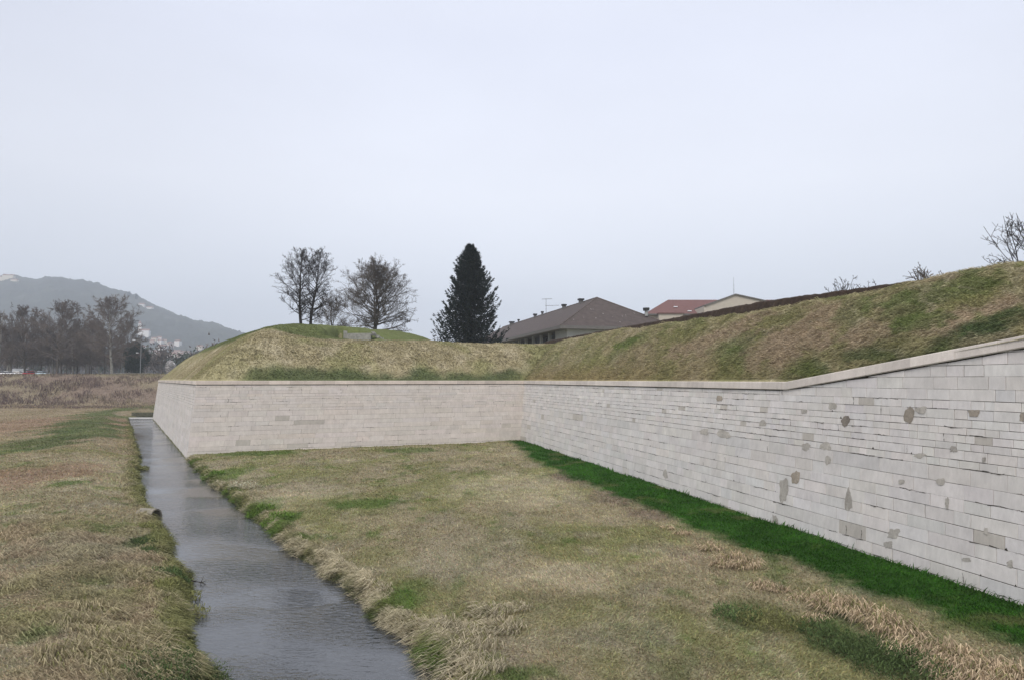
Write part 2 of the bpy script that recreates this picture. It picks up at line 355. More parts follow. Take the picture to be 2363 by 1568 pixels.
for a_ in [(1640,785,5,1.6,TAN,.8),(1730,755,5,1.7,TAN,.9),(1800,800,3.5,1.5,TAN,.8),(1900,745,4,1.8,TAN*1.05,.9),(1860,790,3,1.2,TAN,.7),(2010,770,2.4,1.2,TAN,.7),(2280,705,1.9,.8,TAN*1.15,.95),(2210,735,1.8,.7,TAN*1.1,.9),(2150,770,1.2,.8,TAN,.6),(1480,820,4,1.2,TAN,.5),
    (1600,770,3,1.0,OLIVE,.6),(1690,800,2.2,1.0,GREEN*1.1,.45),(1800,740,2.5,.9,OLIVE*.95,.7),(1980,735,2,1.2,GREEN*1.1,.4),(2080,715,1.8,1.2,GREEN*1.1,.4),(2130,745,1.3,.8,GREEN*1.15,.55),(2300,748,1.2,.6,np.array([.045,.09,.03]),.7),(2340,740,1.2,.7,DGREEN*1.4,.5),(1990,825,1.7,.5,DGREEN*1.5,.6),(2080,790,1.2,.6,OLIVE*.7,.6),(1880,850,1.6,.6,GREEN*1.1,.45),(2250,690,1.5,.6,OLIVE*1.1,.7),(1450,790,3,1.0,GREEN,.6),(1370,830,3,1.0,OLIVE*1.1,.6)]: slope_zone(*a_)
def rcol(x,y,z):
    t3=tl(3,x,y);t2=tl(2,x,y);t1=tl(1,x,y); s=sBD(x,y); n=len(x)
    cur=ss(-1.2,1.2,t3-t2+(fbm(x*.5,y*.5,60)-.5)*2)
    # flank / bastion
    c1=np.tile(DRY*np.array([.95,.95,.92]),(n,1)); c1=mixc(c1,OLIVE,ss(.45,.7,fbm(x*.3,y*.3,61))*.55); c1=mixc(c1,PALE*.95,ss(.5,.75,fbm(x*.5,y*.5,62))*.5)
    c1=mixc(c1,DGREEN*1.0,ss(1.7,.4,t2+(fbm(x*.4,y*.4,63)-.5)*2.6)*ss(2.5,5,t1)*.85)  # dark green grass along the flank toe, also painting the shadow band there
    c1=mixc(c1,OLIVE*1.15,ss(9,2,t1)*ss(8,2,t2)*.25)
    ds=polydist(x,y,mq); c1=mixc(c1,GREEN*np.array([.88,.72,1.0]),ss(16,13,ds)*ss(7.6,8.6,t2-np.maximum(0,-25.5-x)*1.15+(fbm(x*.5,y*.5,71)-.5)*1.4)*ss(4.5,6.5,t1)*.85)
    # curtain: streaks falling down the slope
    a=s+t3*1.1; b=t3-s*.0
    wp_=(fbm(s*.5,t3*.6,69)-.5)*3; a=a+wp_; f=fbm(a*.9,b*.35,64);g=fbm(a*.3,b*.3,65);h=fbm(a*.5+9,b*.4,66)
    c2=np.tile((DRY*.72+OLIVE*.33),(n,1)); c2=mixc(c2,OLIVE*.95,ss(.45,.65,f)*.5)
    near=ss(20,55,s)
    c2=mixc(c2,(PINK*.5+PALE*.55),ss(.50,.66,g)*(.30+.35*near)); c2=mixc(c2,GREEN*1.0,ss(.54,.68,h)*(.25+.3*near)); c2=mixc(c2,PALE*.95,ss(.56,.7,fbm(a*1.6,b*.3,68))*.6); c2=mixc(c2,DGREEN*1.2,ss(3.2,.6,t3)*ss(.45,.7,fbm(a*.35,b*.2,67))*.8*near)
    for (s0,t0,rs,rt,colz,wz,tilt) in SZ:
        dz=np.hypot((s-s0+(t3-t0)*tilt*1.2)/rs,(t3-t0)/rt)+(fbm(a*1.3,b*.9,70)-.5)*2.2+(fbm(a*4,b*2.5,72)-.5)*.9
        c2=mixc(c2,colz,wz*ss(1.15,.55,dz))
    c2=mixc(c2,DRY*np.array([.85,.78,.6]),ss(2.5,0,t3)*(1-near)*.7)
    c=c1*(1-cur[:,None])+c2*cur[:,None]
    val=np.exp(-((t3-t2)/1.8)**2)*(t2<9); c=mixc(c,OLIVE*.75,val*.6)
    return c
# ---------------------------------------------------------------- ground sheet
cc=np.concatenate([np.linspace(-2.2,-.95,40,endpoint=False),np.linspace(-.95,.9,640,endpoint=False),np.linspace(.9,2.2,40)])
q=[4.0]
while q[-1]<262: q.append(q[-1]*1.0092)
while q[-1]<2950: q.append(q[-1]*1.05)
yy=np.array(q)-12
GX=cc[None,:]*(yy[:,None]+12)*.985; GY=np.repeat(yy[:,None],len(cc),1)
def grid_faces(nr,nc):
    i=np.arange(nr-1)[:,None]*nc+np.arange(nc-1)[None,:]; i=i.ravel()
    return np.stack([i,i+1,i+nc+1,i+nc],1)
gx=GX.ravel();gy=GY.ravel(); gz=zground(gx,gy)+np.where(gy>1000,zhill(gx,gy),0)*0
gco=np.vstack([gcol(gx[k:k+60000],gy[k:k+60000]) for k in range(0,len(gx),60000)])
far=ss(200,320,gy); gco=gco*(1-far[:,None])+np.array([.10,.10,.06])*far[:,None]
GF=grid_faces(len(yy),len(cc))
GV=np.stack([gx,gy,gz],1)
ground=mesh_np('ground',GV,GF,None,M['ground'],colors=gco,smooth=True); tag(ground,kind='structure')
# hill
hy=np.concatenate([np.linspace(1050,1900,60),np.linspace(1930,3050,20)]); hc=np.linspace(-1.25,.05,420)
HX=hc[None,:]*hy[:,None]; HY=np.repeat(hy[:,None],len(hc),1); hx=HX.ravel();hyv=HY.ravel()
hz=8.2+zhill(hx,hyv)+(fbm(hx*.05,hyv*.05,6)-.5)*9*ss(1080,1200,hyv)+ (vn(hx*.16,hyv*.16,7)**3)*7*ss(1150,1300,hyv)
hcol=np.tile([.055,.06,.052],(len(hx),1)); hcol=mixc(hcol,[.075,.08,.065],ss(.45,.7,fbm(hx*.012,hyv*.012,14))); hcol=mixc(hcol,[.17,.16,.12],ss(.62,.8,fbm(hx*.03,hyv*.02,15))*ss(1500,1150,hyv))
hill=mesh_np('hill',np.stack([hx,hyv,hz],1),grid_faces(len(hy),len(hc)),None,M['hill'],colors=hcol,smooth=True); tag(hill,kind='structure')
def hz_at(x,y): return 8.2+float(zhill(np.array([x]),np.array([y]))[0])
# water
wy=np.linspace(-9,YEND+6,260); wv=[];wf=[]
wv=np.stack([np.stack([xl(wy)-.9,wy,wy*0],1),np.stack([np.where(wy<A0[1],xr(wy)+.9,xr(wy)+.25),wy,wy*0],1)],1).reshape(-1,3)
i=np.arange(len(wy)-1)*2
water=mesh_np('water',wv,np.stack([i,i+1,i+3,i+2],1),None,M['water'],smooth=True); tag(water,kind='structure')
# ---------------------------------------------------------------- rampart earthwork
ts=np.concatenate([[0.0,.12],np.linspace(.3,9,36),np.linspace(9.4,30,40)])
segn=[50,150,110,330]; rows=[]
for t in ts:
    P=offs(BAT+t); row=[]
    for i in range(4):
        k=np.linspace(0,1,segn[i],endpoint=(i==3))
        if i==3: k=k**1.0
        row.append(P[i][None]*(1-k[:,None])+P[i+1][None]*k[:,None])
    rows.append(np.vstack(row))
RW=np.array(rows); rx=RW[...,0].ravel(); ry=RW[...,1].ravel()
rzv=zramp(rx,ry)
RZ=rzv.reshape(RW.shape[:2]); 
RV=np.stack([rx,ry,RZ.ravel()],1)
RF=grid_faces(RW.shape[0],RW.shape[1])[:,::-1]
ramp=mesh_np('rampart_bank',RV,RF,None,M['slope'],colors=rcol(rx,ry,RZ.ravel()),smooth=True); tag(ramp,kind='structure')
# ---------------------------------------------------------------- grass
def face_sample(V,Fq,n,maxd=None,mask=None,pw=2.0):
    a,b,c,d=(V[Fq[:,k]] for k in range(4)); ctr=(a+b+c+d)/4
    ar=.5*np.linalg.norm(np.cross(c-a,d-b),axis=1); dist=np.hypot(ctr[:,0],ctr[:,1])+2
    w=ar/dist**pw
    if mask is not None: w=w*mask(ctr)
    w=w/w.sum(); f=RNG.choice(len(w),n,p=w); u=RNG.random((n,1));v=RNG.random((n,1))
    P=(a[f]*(1-u)+b[f]*u)*(1-v)+(d[f]*(1-u)+c[f]*u)*v
    return P
def blades(name,P,h,w,lx,ly,lz,col,label,cat='grass',curl=.5):
    n=len(P); 
    # width direction: across the lean, random
    th=RNG.random(n)*6.283; wd=np.stack([np.cos(th),np.sin(th),RNG.normal(0,.15,n)],1)*w[:,None]*.5
    L=np.stack([lx,ly,lz],1); L/=np.linalg.norm(L,axis=1)[:,None]+1e-9
    mid=P+L*(h*.55)[:,None]; dn=np.stack([lx*1.0,ly*1.0,lz-curl*1.2],1); dn/=np.linalg.norm(dn,axis=1)[:,None]+1e-9
    tip=mid+dn*(h*.5)[:,None]
    V=np.stack([P-wd,P+wd,mid+wd*.75,mid-wd*.75,tip],1).reshape(-1,3)
    i=np.arange(n)*5; Q=np.stack([i,i+1,i+2,i+3],1);T=np.stack([i+3,i+2,i+4],1)
    o=mesh_np(name,V,Q,T,M['blade'],colors=np.repeat(col,5,0)); tag(o,label,cat,kind='stuff'); return o
def dist(P): return np.hypot(P[:,0],P[:,1])
vf=lambda c:(c[:,1]>9)&(c[:,1]<200)&(np.abs(c[:,0]/np.maximum(c[:,1],1)+.02)<np.where(c[:,1]<45,1.12,.9))&(tsolid(c[:,0],c[:,1])<-.75)&(c[:,2]>0.02)
NG=600000
P=face_sample(GV,GF,NG,mask=vf); P=P[P[:,2]>.03]; d=dist(P)
c=gcol(P[:,0],P[:,1]); n=len(P)
tb=-(tl(3,P[:,0],P[:,1])+BAT); s=sBD(P[:,0],P[:,1]); lush=(c[:,1]>c[:,0]*2.2)
c*= (0.7+.75*RNG.random((n,1))); c*=1+.12*RNG.normal(0,1,(n,3))*.5; c=np.clip(c,.004,.6)
h=(.04+.07*RNG.random(n))*(1+d*.006)*(.6+.9*fbm(P[:,0]*.6,P[:,1]*.6,81)); w=.006+.0011*d*(.7+.6*RNG.random(n)); w=np.minimum(w,.09)
ang=fbm(P[:,0]*.15,P[:,1]*.15,82)*8; lx=np.cos(ang)*.6+RNG.normal(0,.5,n); ly=np.sin(ang)*.6+RNG.normal(0,.5,n)-.1
lz=.55+.5*RNG.random(n); lz=np.where(lush,1.2,lz); h=np.where(lush,h*.9,h); h=np.where(lush&(tb<.35)&(tb>0),h*(1+2.2*RNG.random(n)**2),h)
blades('meadow_grass',P,h,w,lx,ly,lz,c,'short matted dry and green grass over the moat floor and left field')
# long bent grass on the left bank and the right bank
def bankmask(c):
    x,y=c[:,0],c[:,1]; dl=xl(y)-x; dr=x-xr(y)
    m=((dl>-.1)&(dl<1.2))*2.0+((dl>=1.2)&(dl<7)&(y<32))*1.0+((dr>-.1)&(dr<.9)&(y<A0[1]-1))*2.0
    return m*(y>9)*(y<110)*(np.abs(x/np.maximum(y,1))<.85)*(c[:,2]>-.05)
P=face_sample(GV,GF,120000,mask=bankmask); n=len(P); d=dist(P); x,y=P[:,0],P[:,1]; dl=xl(y)-x; dr=x-xr(y); L=dl>-.3
patch=fbm(x*.9,y*.6,91); 
c=gcol(x,y); c=mixc(c,STRAW*.75,L*(dl>1)*ss(.4,.6,patch)*.75*(y<30)); c=mixc(c,OLIVE*.9,(dl<1.0)*ss(.62,.4,patch)*.7*L); c=mixc(c,PALE*1.1,(~L)*ss(.5,.62,patch)*.8)
c=mixc(c,GREEN*1.1,(~L)*ss(.45,.3,patch)*.8)
c*=(.6+.85*RNG.random((n,1))); c=np.clip(c,.004,.6)
h=(.14+.26*RNG.random(n))*(.4+1.3*ss(.3,.65,fbm(x*.8,y*.8,92))); w=.007+.0009*d
lx=np.where(L,.9,-.9)+RNG.normal(0,.35,n); ly=-.5+RNG.normal(0,.4,n); lz=np.where(L&(dl>1),.35,.55)+.3*RNG.random(n)
lx=np.where(L&(dl>1),.9+RNG.normal(0,.3,n),lx); ly=np.where(L&(dl>1),-.25-.8*(dl>3)*0+RNG.normal(0,.3,n),ly)
blades('bank_grass',P,h,w,lx,ly,lz,c,'longer bent grass hanging over both stream banks',curl=.8)
# dry straw tussocks along the lush strip
pts=[(1540,1212,.5),(1575,1225,.6),(1640,1262,.8),(1690,1285,.9),(1720,1300,.9),(1665,1300,.6),(1760,1345,.7),(1800,1355,.5),(1905,1385,1.0),(1935,1400,1.1),(1965,1400,.9),(2010,1420,1.0),(2050,1440,1.1),(2085,1455,.9),(2110,1490,1.1),(2150,1500,1.2),(2190,1510,1.2),(2230,1525,1.1),(2200,1545,1.0),(2270,1545,1.2),(2320,1560,1.2),(2360,1570,1.2),(2290,1590,1.0),(2400,1590,1.2),(2350,1610,1),(2240,1580,1),(1850,1372,.6),(1880,1420,.6),
     (1050,1440,.9),(1085,1470,1),(1040,1490,1.1),(1000,1430,.9),(1100,1520,1.0),(950,1460,.7),(1060,1540,1.1),(760,1290,.8),(1130,1400,.8),(1160,1430,.8),(1190,1390,.6),(840,1335,.7),(870,1345,.6),(330,1330,.9),(380,1380,.9),(320,1480,1.1),(260,1520,1.2),(200,1480,1),(290,1560,1.2),(180,1560,1.2),(350,1530,1.2),(240,1430,1.0)]
Ps=[];cs=[];hs=[];ws=[];LX=[];LY=[];LZ=[]
for (u,v,k) in pts:
    p=at_z(u,v,.6); nb=int((200 if u>1400 else 420)*k); r=(.42 if u>1400 else .55)*k; aa=RNG.random(nb)*6.283; rr=r*np.sqrt(RNG.random(nb))
    x=p[0]+np.cos(aa)*rr*1.5;y=p[1]+np.sin(aa)*rr; z=zground(x,y)
    Ps.append(np.stack([x,y,z],1)); fld=at_z(u,v,.6)
    comb=np.array([-.5,-.9]) if u>1400 else (np.array([-.8,-.5]) if u>700 else np.array([.9,-.4]))
    LX.append(np.cos(aa)*.5+comb[0]+RNG.normal(0,.3,nb));LY.append(np.sin(aa)*.5+comb[1]+RNG.normal(0,.3,nb));LZ.append(.7+.5*RNG.random(nb))
    hs.append((.40+.50*RNG.random(nb))*k*(.95 if u>1400 else .8));ws.append(np.full(nb,(.019 if u>1400 else .012)+.0007*p[1]))
    base=STRAW if u>1400 else (PALE*1.05 if u>700 else DRY*1.25)
    c=np.tile(base*(1.1 if u>1400 else 1),(nb,1)); g=(RNG.random(nb)<.15); c[g]=OLIVE; cs.append(np.clip(c*(.5+.8*RNG.random((nb,1))),.01,.6))
blades('dry_tussock_grass',np.vstack(Ps),np.concatenate(hs),np.concatenate(ws),np.concatenate(LX),np.concatenate(LY),np.concatenate(LZ),np.vstack(cs),'pale straw coloured drooping grass tufts beside the bright green strip and on the banks',curl=1.1)
# weeds: dark green leafy mass at lower right and on left bank
wp=[(1700,1420,.8,DGREEN*1.5),(1950,1490,1.0,DGREEN*1.3),(2020,1520,1.1,DGREEN*1.2),(2080,1550,1.2,DGREEN*1.2),(1880,1450,.7,DGREEN*1.6),(1780,1440,1.0,OLIVE*.7),(410,1350,.8,OLIVE*.9),(425,1385,.8,OLIVE*.8),(395,1320,.7,DGREEN*1.5),(430,1530,1.1,DGREEN*1.2),(400,1560,1.2,DGREEN*1.2),(450,1560,1.0,DGREEN*1.1),(335,1250,.6,DGREEN*1.3),(360,1270,.6,DGREEN*1.4),(345,1215,.5,OLIVE),(320,1070,.9,OLIVE*.8),(490,1090,.9,GREEN*1.2),(560,1120,1.0,PALE),(640,1190,.9,GREEN*1.2),(600,1170,.8,GREEN*1.1)]
Ps=[];cs=[];hs=[];ws=[]
for (u,v,k,colr) in wp:
    p=at_z(u,v,.5); nb=int(900*k); aa=RNG.random(nb)*6.283; rr=.8*k*np.sqrt(RNG.random(nb)); x=p[0]+np.cos(aa)*rr*1.2;y=p[1]+np.sin(aa)*rr
    z=np.maximum(zground(x,y),.0)+RNG.random(nb)*.28*k; Ps.append(np.stack([x,y,z],1)); hs.append(.06+.1*RNG.random(nb)); ws.append(np.full(nb,.02+.0007*p[1])); cs.append(np.clip(np.tile(colr,(nb,1))*(.5+RNG.random((nb,1))),.005,.5))
nn=sum(len(a) for a in Ps)
blades('weeds',np.vstack(Ps),np.concatenate(hs),np.concatenate(ws),RNG.normal(0,.8,nn),RNG.normal(0,.8,nn),.4+RNG.random(nn),np.vstack(cs),'dark leafy weeds growing in low clumps along the banks and lower right','weeds')
# rampart grass
rm=lambda c:(c[:,1]>14)&(c[:,1]<165)&(np.abs(c[:,0]/np.maximum(c[:,1],1))<.86)&(c[:,2]>7.0)&(tsolid(c[:,0],c[:,1])<16)
P=face_sample(RV,RF,330000,mask=rm,pw=1.8); n=len(P); d=dist(P); c=rcol(P[:,0],P[:,1],P[:,2])
t3=tl(3,P[:,0],P[:,1]);t2=tl(2,P[:,0],P[:,1]);cur=t3>t2
c*=(.62+.8*RNG.random((n,1))); c=np.clip(c,.004,.6)
h=(.14+.2*RNG.random(n))*np.where(cur,1.15,.8); h*=.55+.9*fbm(P[:,0]*.8,P[:,1]*.8,83); h=np.where((t3>8)|(t2>8.5),h*.5,h); h=np.where((~cur)&(t2<2.2),h*.6,h); h=np.where(cur&(t3>6.0)&(t3<8)&(RNG.random(n)<.25),h*1.7,h); w=np.minimum(.008+.0011*d,.09)
dn=np.where(cur[:,None],-NRM[3][None]+dBD[None]*(-.55),-NRM[2][None]); t1=tl(1,P[:,0],P[:,1]); ac=(t1<t2)&(~cur); dn=np.where(ac[:,None],-NRM[1][None],dn)
lx=dn[:,0]*1.0+RNG.normal(0,.26,n);ly=dn[:,1]*1.0+RNG.normal(0,.26,n);lz=.15+.45*RNG.random(n)
keep=np.minimum(t1,np.maximum(t2,t3))>.22; P,h,w,lx,ly,lz,c=[a[keep] for a in (P,h,w,lx,ly,lz,c)]
blades('rampart_grass',P,h,w,lx,ly,lz,c,'long combed grass hanging down the rampart slopes above the stone wall',curl=.7)
# brush on the far glacis
P=face_sample(GV,GF,34000,mask=lambda c:(c[:,1]>150)&(c[:,1]<193)&(c[:,0]<-40)&(c[:,0]>-175)&(tsolid(c[:,0],c[:,1])<-1),pw=0); n=len(P)
lf=ss(-75,-125,P[:,0]); f=fbm(P[:,0]*.25,P[:,1]*.4,95); c=np.tile(BRUSH*.8,(n,1)); c=mixc(c,DRY*.8,ss(.45,.6,fbm(P[:,0]*.3,P[:,1]*.3,96))*.6); c=mixc(c,np.array([.12,.085,.08]),lf*.7); c=mixc(c,OLIVE*.8,(1-lf)*ss(182,188,P[:,1])*.7); c*=.6+.8*RNG.random((n,1))
h=(.12+.35*ss(.45,.65,f)+lf*1.1*ss(.35,.6,f)*ss(166,171,P[:,1])*ss(190,184,P[:,1]))*(.5+RNG.random(n)); blades('brush',P,h,.10+.08*RNG.random(n),RNG.normal(0,.5,n),RNG.normal(0,.5,n),.6+RNG.random(n),c,'brown tangled brush covering the slope below the far row of trees','brush')
# ---------------------------------------------------------------- fortress wall
wall=empty('fortress_wall',(A0[0],A0[1],0)); tag(wall,'long battered pale limestone fortress wall with coping, turning between stream and meadow','wall')
wl=np.array([A0[0],A0[1],0.])
zs=[-.35]; rr=random.Random(5)
while zs[-1]<10.2: zs.append(zs[-1]+(rr.choice([.42,.47,.50,.54]) if zs[-1]<3.9 else rr.choice([.25,.28,.31,.34]) if zs[-1]<6.5 else rr.choice([.40,.44,.47])))
def face_fn(i,j):
    b0,b1,t0,t1=PL[i],PL[j],TOP[i],TOP[j]; Ls=np.linalg.norm(b1-b0); nrm=-NRM[min(i,j)]; nv=np.array([nrm[0],nrm[1],BAT/ZT]); nv/=np.linalg.norm(nv)
    def P(s,z,o=0.0):
        k=s/Ls; q=z/ZT; p=(b0*(1-k)+b1*k)*(1-q)+(t0*(1-k)+t1*k)*q
        return np.array([p[0],p[1],z])+nv*o
    return P,Ls
def build_face(i,j,label,tint,lim,zmin,blen,seed):
    P,Ls=face_fn(i,j); r=random.Random(seed); V=[];Q=[];C=[]; cor=.435  # stones stop short so dark backing stands in for the coping's contact shadow
    for k in range(len(zs)-1):
        z0,z1=zs[k],zs[k+1]
        if z1<zmin: continue
        s=-r.random()*1.0 if False else 0.0
        rowtint=1+r.uniform(-.03,.03); rg=r.choice([.003,.006,.009,.012,.016])*(.7 if i==2 else 1); lmul=r.uniform(.8,1.35)
        while s<Ls:
            L=r.choice([.55,.65,.75,.85,1.0,1.15,1.4])*blen*lmul*(1.25 if z0<3.9 else .75 if z0<6.5 else .95)*r.uniform(.85,1.15); e=min(Ls,s+L)
            if Ls-e<.3: e=Ls
            za=min(z1,lim(s)-cor); zb=min(z1,lim(e)-cor)
            if za<z0+.03 and zb<z0+.03: s=e; continue
            za=max(za,z0+.02);zb=max(zb,z0+.02)
            gl=r.choice([.003,.006,.009,.012])*(.7 if i==2 else 1);gb=rg*r.uniform(.5,1.2); o=r.uniform(-.006,.008)
            if r.random()<.006: o=-.018
            jit=lambda:r.uniform(-.005,.005)
            sm=max(s+gl,s); em=e-gl
            n=len(V); bv=.008
            corners=[(sm+jit()*.6,z0+gb+jit()),(em+jit()*.6,z0+gb+jit()),(em+jit()*.6,zb-gb*.4+jit()),(sm+jit()*.6,za-gb*.4+jit())]
            if s==0: corners[0]=(0,corners[0][1]);corners[3]=(0,corners[3][1])
            if e==Ls: corners[1]=(Ls,corners[1][1]);corners[2]=(Ls,corners[2][1])
            inner=[(corners[0][0]+bv*(s>0),corners[0][1]+bv),(corners[1][0]-bv*(e<Ls),corners[1][1]+bv),(corners[2][0]-bv*(e<Ls),corners[2][1]-bv),(corners[3][0]+bv*(s>0),corners[3][1]-bv)]
            oc=o if 0<s and e<Ls else 0
            for a,b in inner: V.append(P(a,b,oc))
            for a,b in corners: V.append(P(a,b,oc-bv))
            for a,b in corners: V.append(P(a,b,-.05))
            Q.append((n,n+1,n+2,n+3))
            for m in range(4):
                m2=(m+1)%4; Q.append((n+4+m,n+4+m2,n+m2,n+m)); Q.append((n+8+m,n+8+m2,n+4+m2,n+4+m))
            br=rowtint*(1+r.gauss(0,.022 if i==2 else .035)); tc=np.array(tint)*br*(1+np.array([r.gauss(0,.01),0,r.gauss(0,.012)]))
            if r.random()<.010: tc=np.array([.47,.44,.40])*r.uniform(.92,1.08)
            tc=tc*(1+.16*(fbm(np.array([s*.22]),np.array([z0*.5]),90+i)[0]-.5))
            C+= [tc]*12; s=e
    V=np.array(V)-wl
    Q=np.array(Q)
    # orient outward
    o=mesh_np('wall_face',V,Q,None,M['stone'],wall,colors=np.clip(np.array(C),0,.8)); o['label']=label
    # joint backing; its dark strip under the coping paints a contact shadow
    m=MB(); n=40
    for k in range(n):
        a,b=Ls*k/n,Ls*(k+1)/n
        m.quad(P(a,-.6,-.03)-wl,P(b,-.6,-.03)-wl,P(b,lim(b)-.2,-.03)-wl,P(a,lim(a)-.2,-.03)-wl)
    m.build('joint_mortar_coping_shade',M['mortar'],o)
    # coping
    V=[];Q=[];C=[];s=0.0
    while s<Ls:
        L=r.uniform(1.1,2.4);e=min(Ls,s+L)
        if Ls-e<.6:e=Ls
        if i==3 and s<sKw<e: e=sKw
        g=.004; zz=[lim(s),lim(e)]; n=len(V); dj=r.uniform(-.008,.008)
        a=s+g*(s>0); b=e-g*(e<Ls)
        for (ss_,zt) in ((a,zz[0]),(b,zz[1])):
            pr=.11+dj
            for off,zo in ((pr-.03,-.39),(pr,-.36),(pr,-.03),(pr-.03,0.0),(-.55,.0),(-.55,-.39)):
                V.append(P(ss_,zt+zo,0)+np.array([*( -NRM[i]),0])*off)
        for m in range(6):
            m2=(m+1)%6; Q.append((n+m,n+6+m,n+6+m2,n+m2))
        Q.append((n,n+1,n+2,n+3)); Q.append((n+9,n+8,n+7,n+6)); Q.append((n,n+3,n+4,n+5)); Q.append((n+11,n+10,n+9,n+6))
        tc=np.array(tint)*np.array([1.02,.97,.92])*(1+r.gauss(0,.07))*.93
        C+=[tc]*12; s=e
    o2=mesh_np('coping',np.array(V)-wl,Q,None,M['stone'],wall,colors=np.clip(np.array(C),0,.8)); 
    return P,Ls
sKw=sK/np.linalg.norm(PL[4]-PL[3])*np.linalg.norm(PL[4]-PL[3])
flat=lambda s:ZT
build_face(1,2,'narrow wall face foreshortened along the stream',(.56,.53,.50),flat,-.3,1.0,1)
build_face(2,3,'pinkish wall face across the end of the meadow',(.575,.53,.495),flat,-.1,1.7,2)
PBD,LBD=build_face(3,4,'grey white wall face running along the bright green strip',(.61,.585,.565),lambda s:float(ztop(s)),.0,1.0,3)
build_face(0,1,'hidden return of the wall beyond the stream end',(.42,.405,.375),flat,-.3,1.4,4)
# irregular repair patches and cracks on the long face
def wall_hit(u,v):
    d=ray(u,v); n=-NRM[3]; nv=np.array([n[0],n[1],BAT/ZT]); p0=np.array([B0[0],B0[1],0]); k=np.dot(nv,p0-np.array([0,0,EYE]))/np.dot(nv,d); p=np.array([0,0,EYE])+d*k
    nv/=np.linalg.norm(nv); return p,nv
PTB=np.array([.25,.21,.165]);PTG=np.array([.38,.355,.32]);PTD=np.array([.15,.125,.10])
pl=[(2098,955,26,36,PTB),(1951,970,18,24,PTD),(2125,945,30,18,PTG),(2248,952,30,18,PTB),(1958,1152,16,58,PTG*.95),(1808,1130,20,52,PTG),(1836,1100,18,28,PTB*1.2),(1788,1200,14,28,PTG),(2062,1230,26,20,PTG*.95),(2050,1255,18,18,PTG*.9),(2122,1050,22,14,PTG),(2275,1225,10,16,PTG),(1860,1030,24,22,PTG*1.05),(1905,1028,30,18,PTG*1.1),(1920,935,22,18,PTG*.95),(2185,1160,8,26,PTG),(2200,1035,16,16,PTG*.9),(2270,1060,10,16,PTG*.8),(2360,960,16,22,PTB),(1668,1000,30,16,PTG*1.1),(1660,918,12,14,PTB*1.3),(1535,1093,10,22,PTG),(1625,995,20,12,PTG*1.1),(1910,1060,14,20,PTG),(2330,1300,14,16,PTG),(2230,1290,22,10,PTG),(1760,975,14,12,PTG),(2170,1110,24,14,PTG*1.05),(2080,1110,12,10,PTG),(1855,948,12,10,PTG),(2240,1380,30,10,PTG)]
V=[];T=[];C=[];r=random.Random(9)
for (u,v,w_,h_,cc_) in pl:
    cc_=cc_*.80+np.array([.56,.53,.48])*.20; w_*=r.uniform(.9,1.35); h_*=r.uniform(.9,1.3)
    p,nv=wall_hit(u,v); nsd=r.choice([13,17,21]); n=len(V); V.append(p+nv*.014); C.append(cc_); sq=r.uniform(2,5)
    for k in range(nsd):
        a=2*math.pi*k/nsd; cx,sx=math.cos(a),math.sin(a); q_=(abs(cx)**sq+abs(sx)**sq)**(-1/sq)*(.88+.22*math.sin(a*r.choice([2,3])+w_)*.7)*r.uniform(.88,1.1)
        p,_=wall_hit(u+cx*q_*w_/2,v+sx*q_*h_/2); V.append(p+nv*.013); C.append(cc_*r.uniform(.85,1.1))
    for k in range(nsd): T.append((n,n+1+k,n+1+(k+1)%nsd))
o=mesh_np('repair_patch',np.array(V)-wl,None,T,M['patch'],wall,colors=np.array(C)); o['label']='irregular brown and grey repair patches on the long wall face'
V=[];T=[]
def crack(p,nv,du,n,L,wd):
    global V,T
    side=np.cross(nv,du); pts=[p+du*(L*k/n)+side*r.uniform(-.03,.03) for k in range(n+1)]
    for k in range(n):
        w0=wd*r.uniform(.2,1.2); m=len(V); V+= [pts[k]+nv*.012,pts[k+1]+side*w0+nv*.012,pts[k+1]-side*w0+nv*.012,pts[k]-side*w0*.8+nv*.012]; T+=[(m,m+2,m+1),(m,m+3,m+2)]
for fi,(i,j,cnt,hmin) in enumerate(((3,4,330,.6),(2,3,90,.6),(1,2,25,.3))):
    PF,Lf=face_fn(i,j); nr=-NRM[i]; nv=unit(np.array([nr[0],nr[1],BAT/ZT])); dv=np.array([*DIR[i],0])
    for k in range(cnt):
        s=r.uniform(.5,min(Lf,66)); z=r.choice(zs[2:20])
        if z>6.8: continue
        p=PF(s,z+.004); m=r.random()
        if m<.62: crack(p,nv,dv*r.choice([-1,1]),r.randint(3,8),r.uniform(.3,1.5),.017)
        elif m<.8: crack(p,nv,unit(np.array([0,0,1])+dv*r.uniform(-.2,.2)),3,r.uniform(.2,.4),.018)
        else:
            w_=r.uniform(.03,.075); m_=len(V); V+=[p+nv*.012-dv*w_,p+nv*.012+dv*w_*r.uniform(.4,1),p+nv*.012+np.array([0,0,w_*1.4])]; T+=[(m_,m_+1,m_+2)]
mesh_np('crack',np.array(V)-wl,None,T,M['mortar'],wall)['label']='dark open joints, chips and cracks in the masonry'
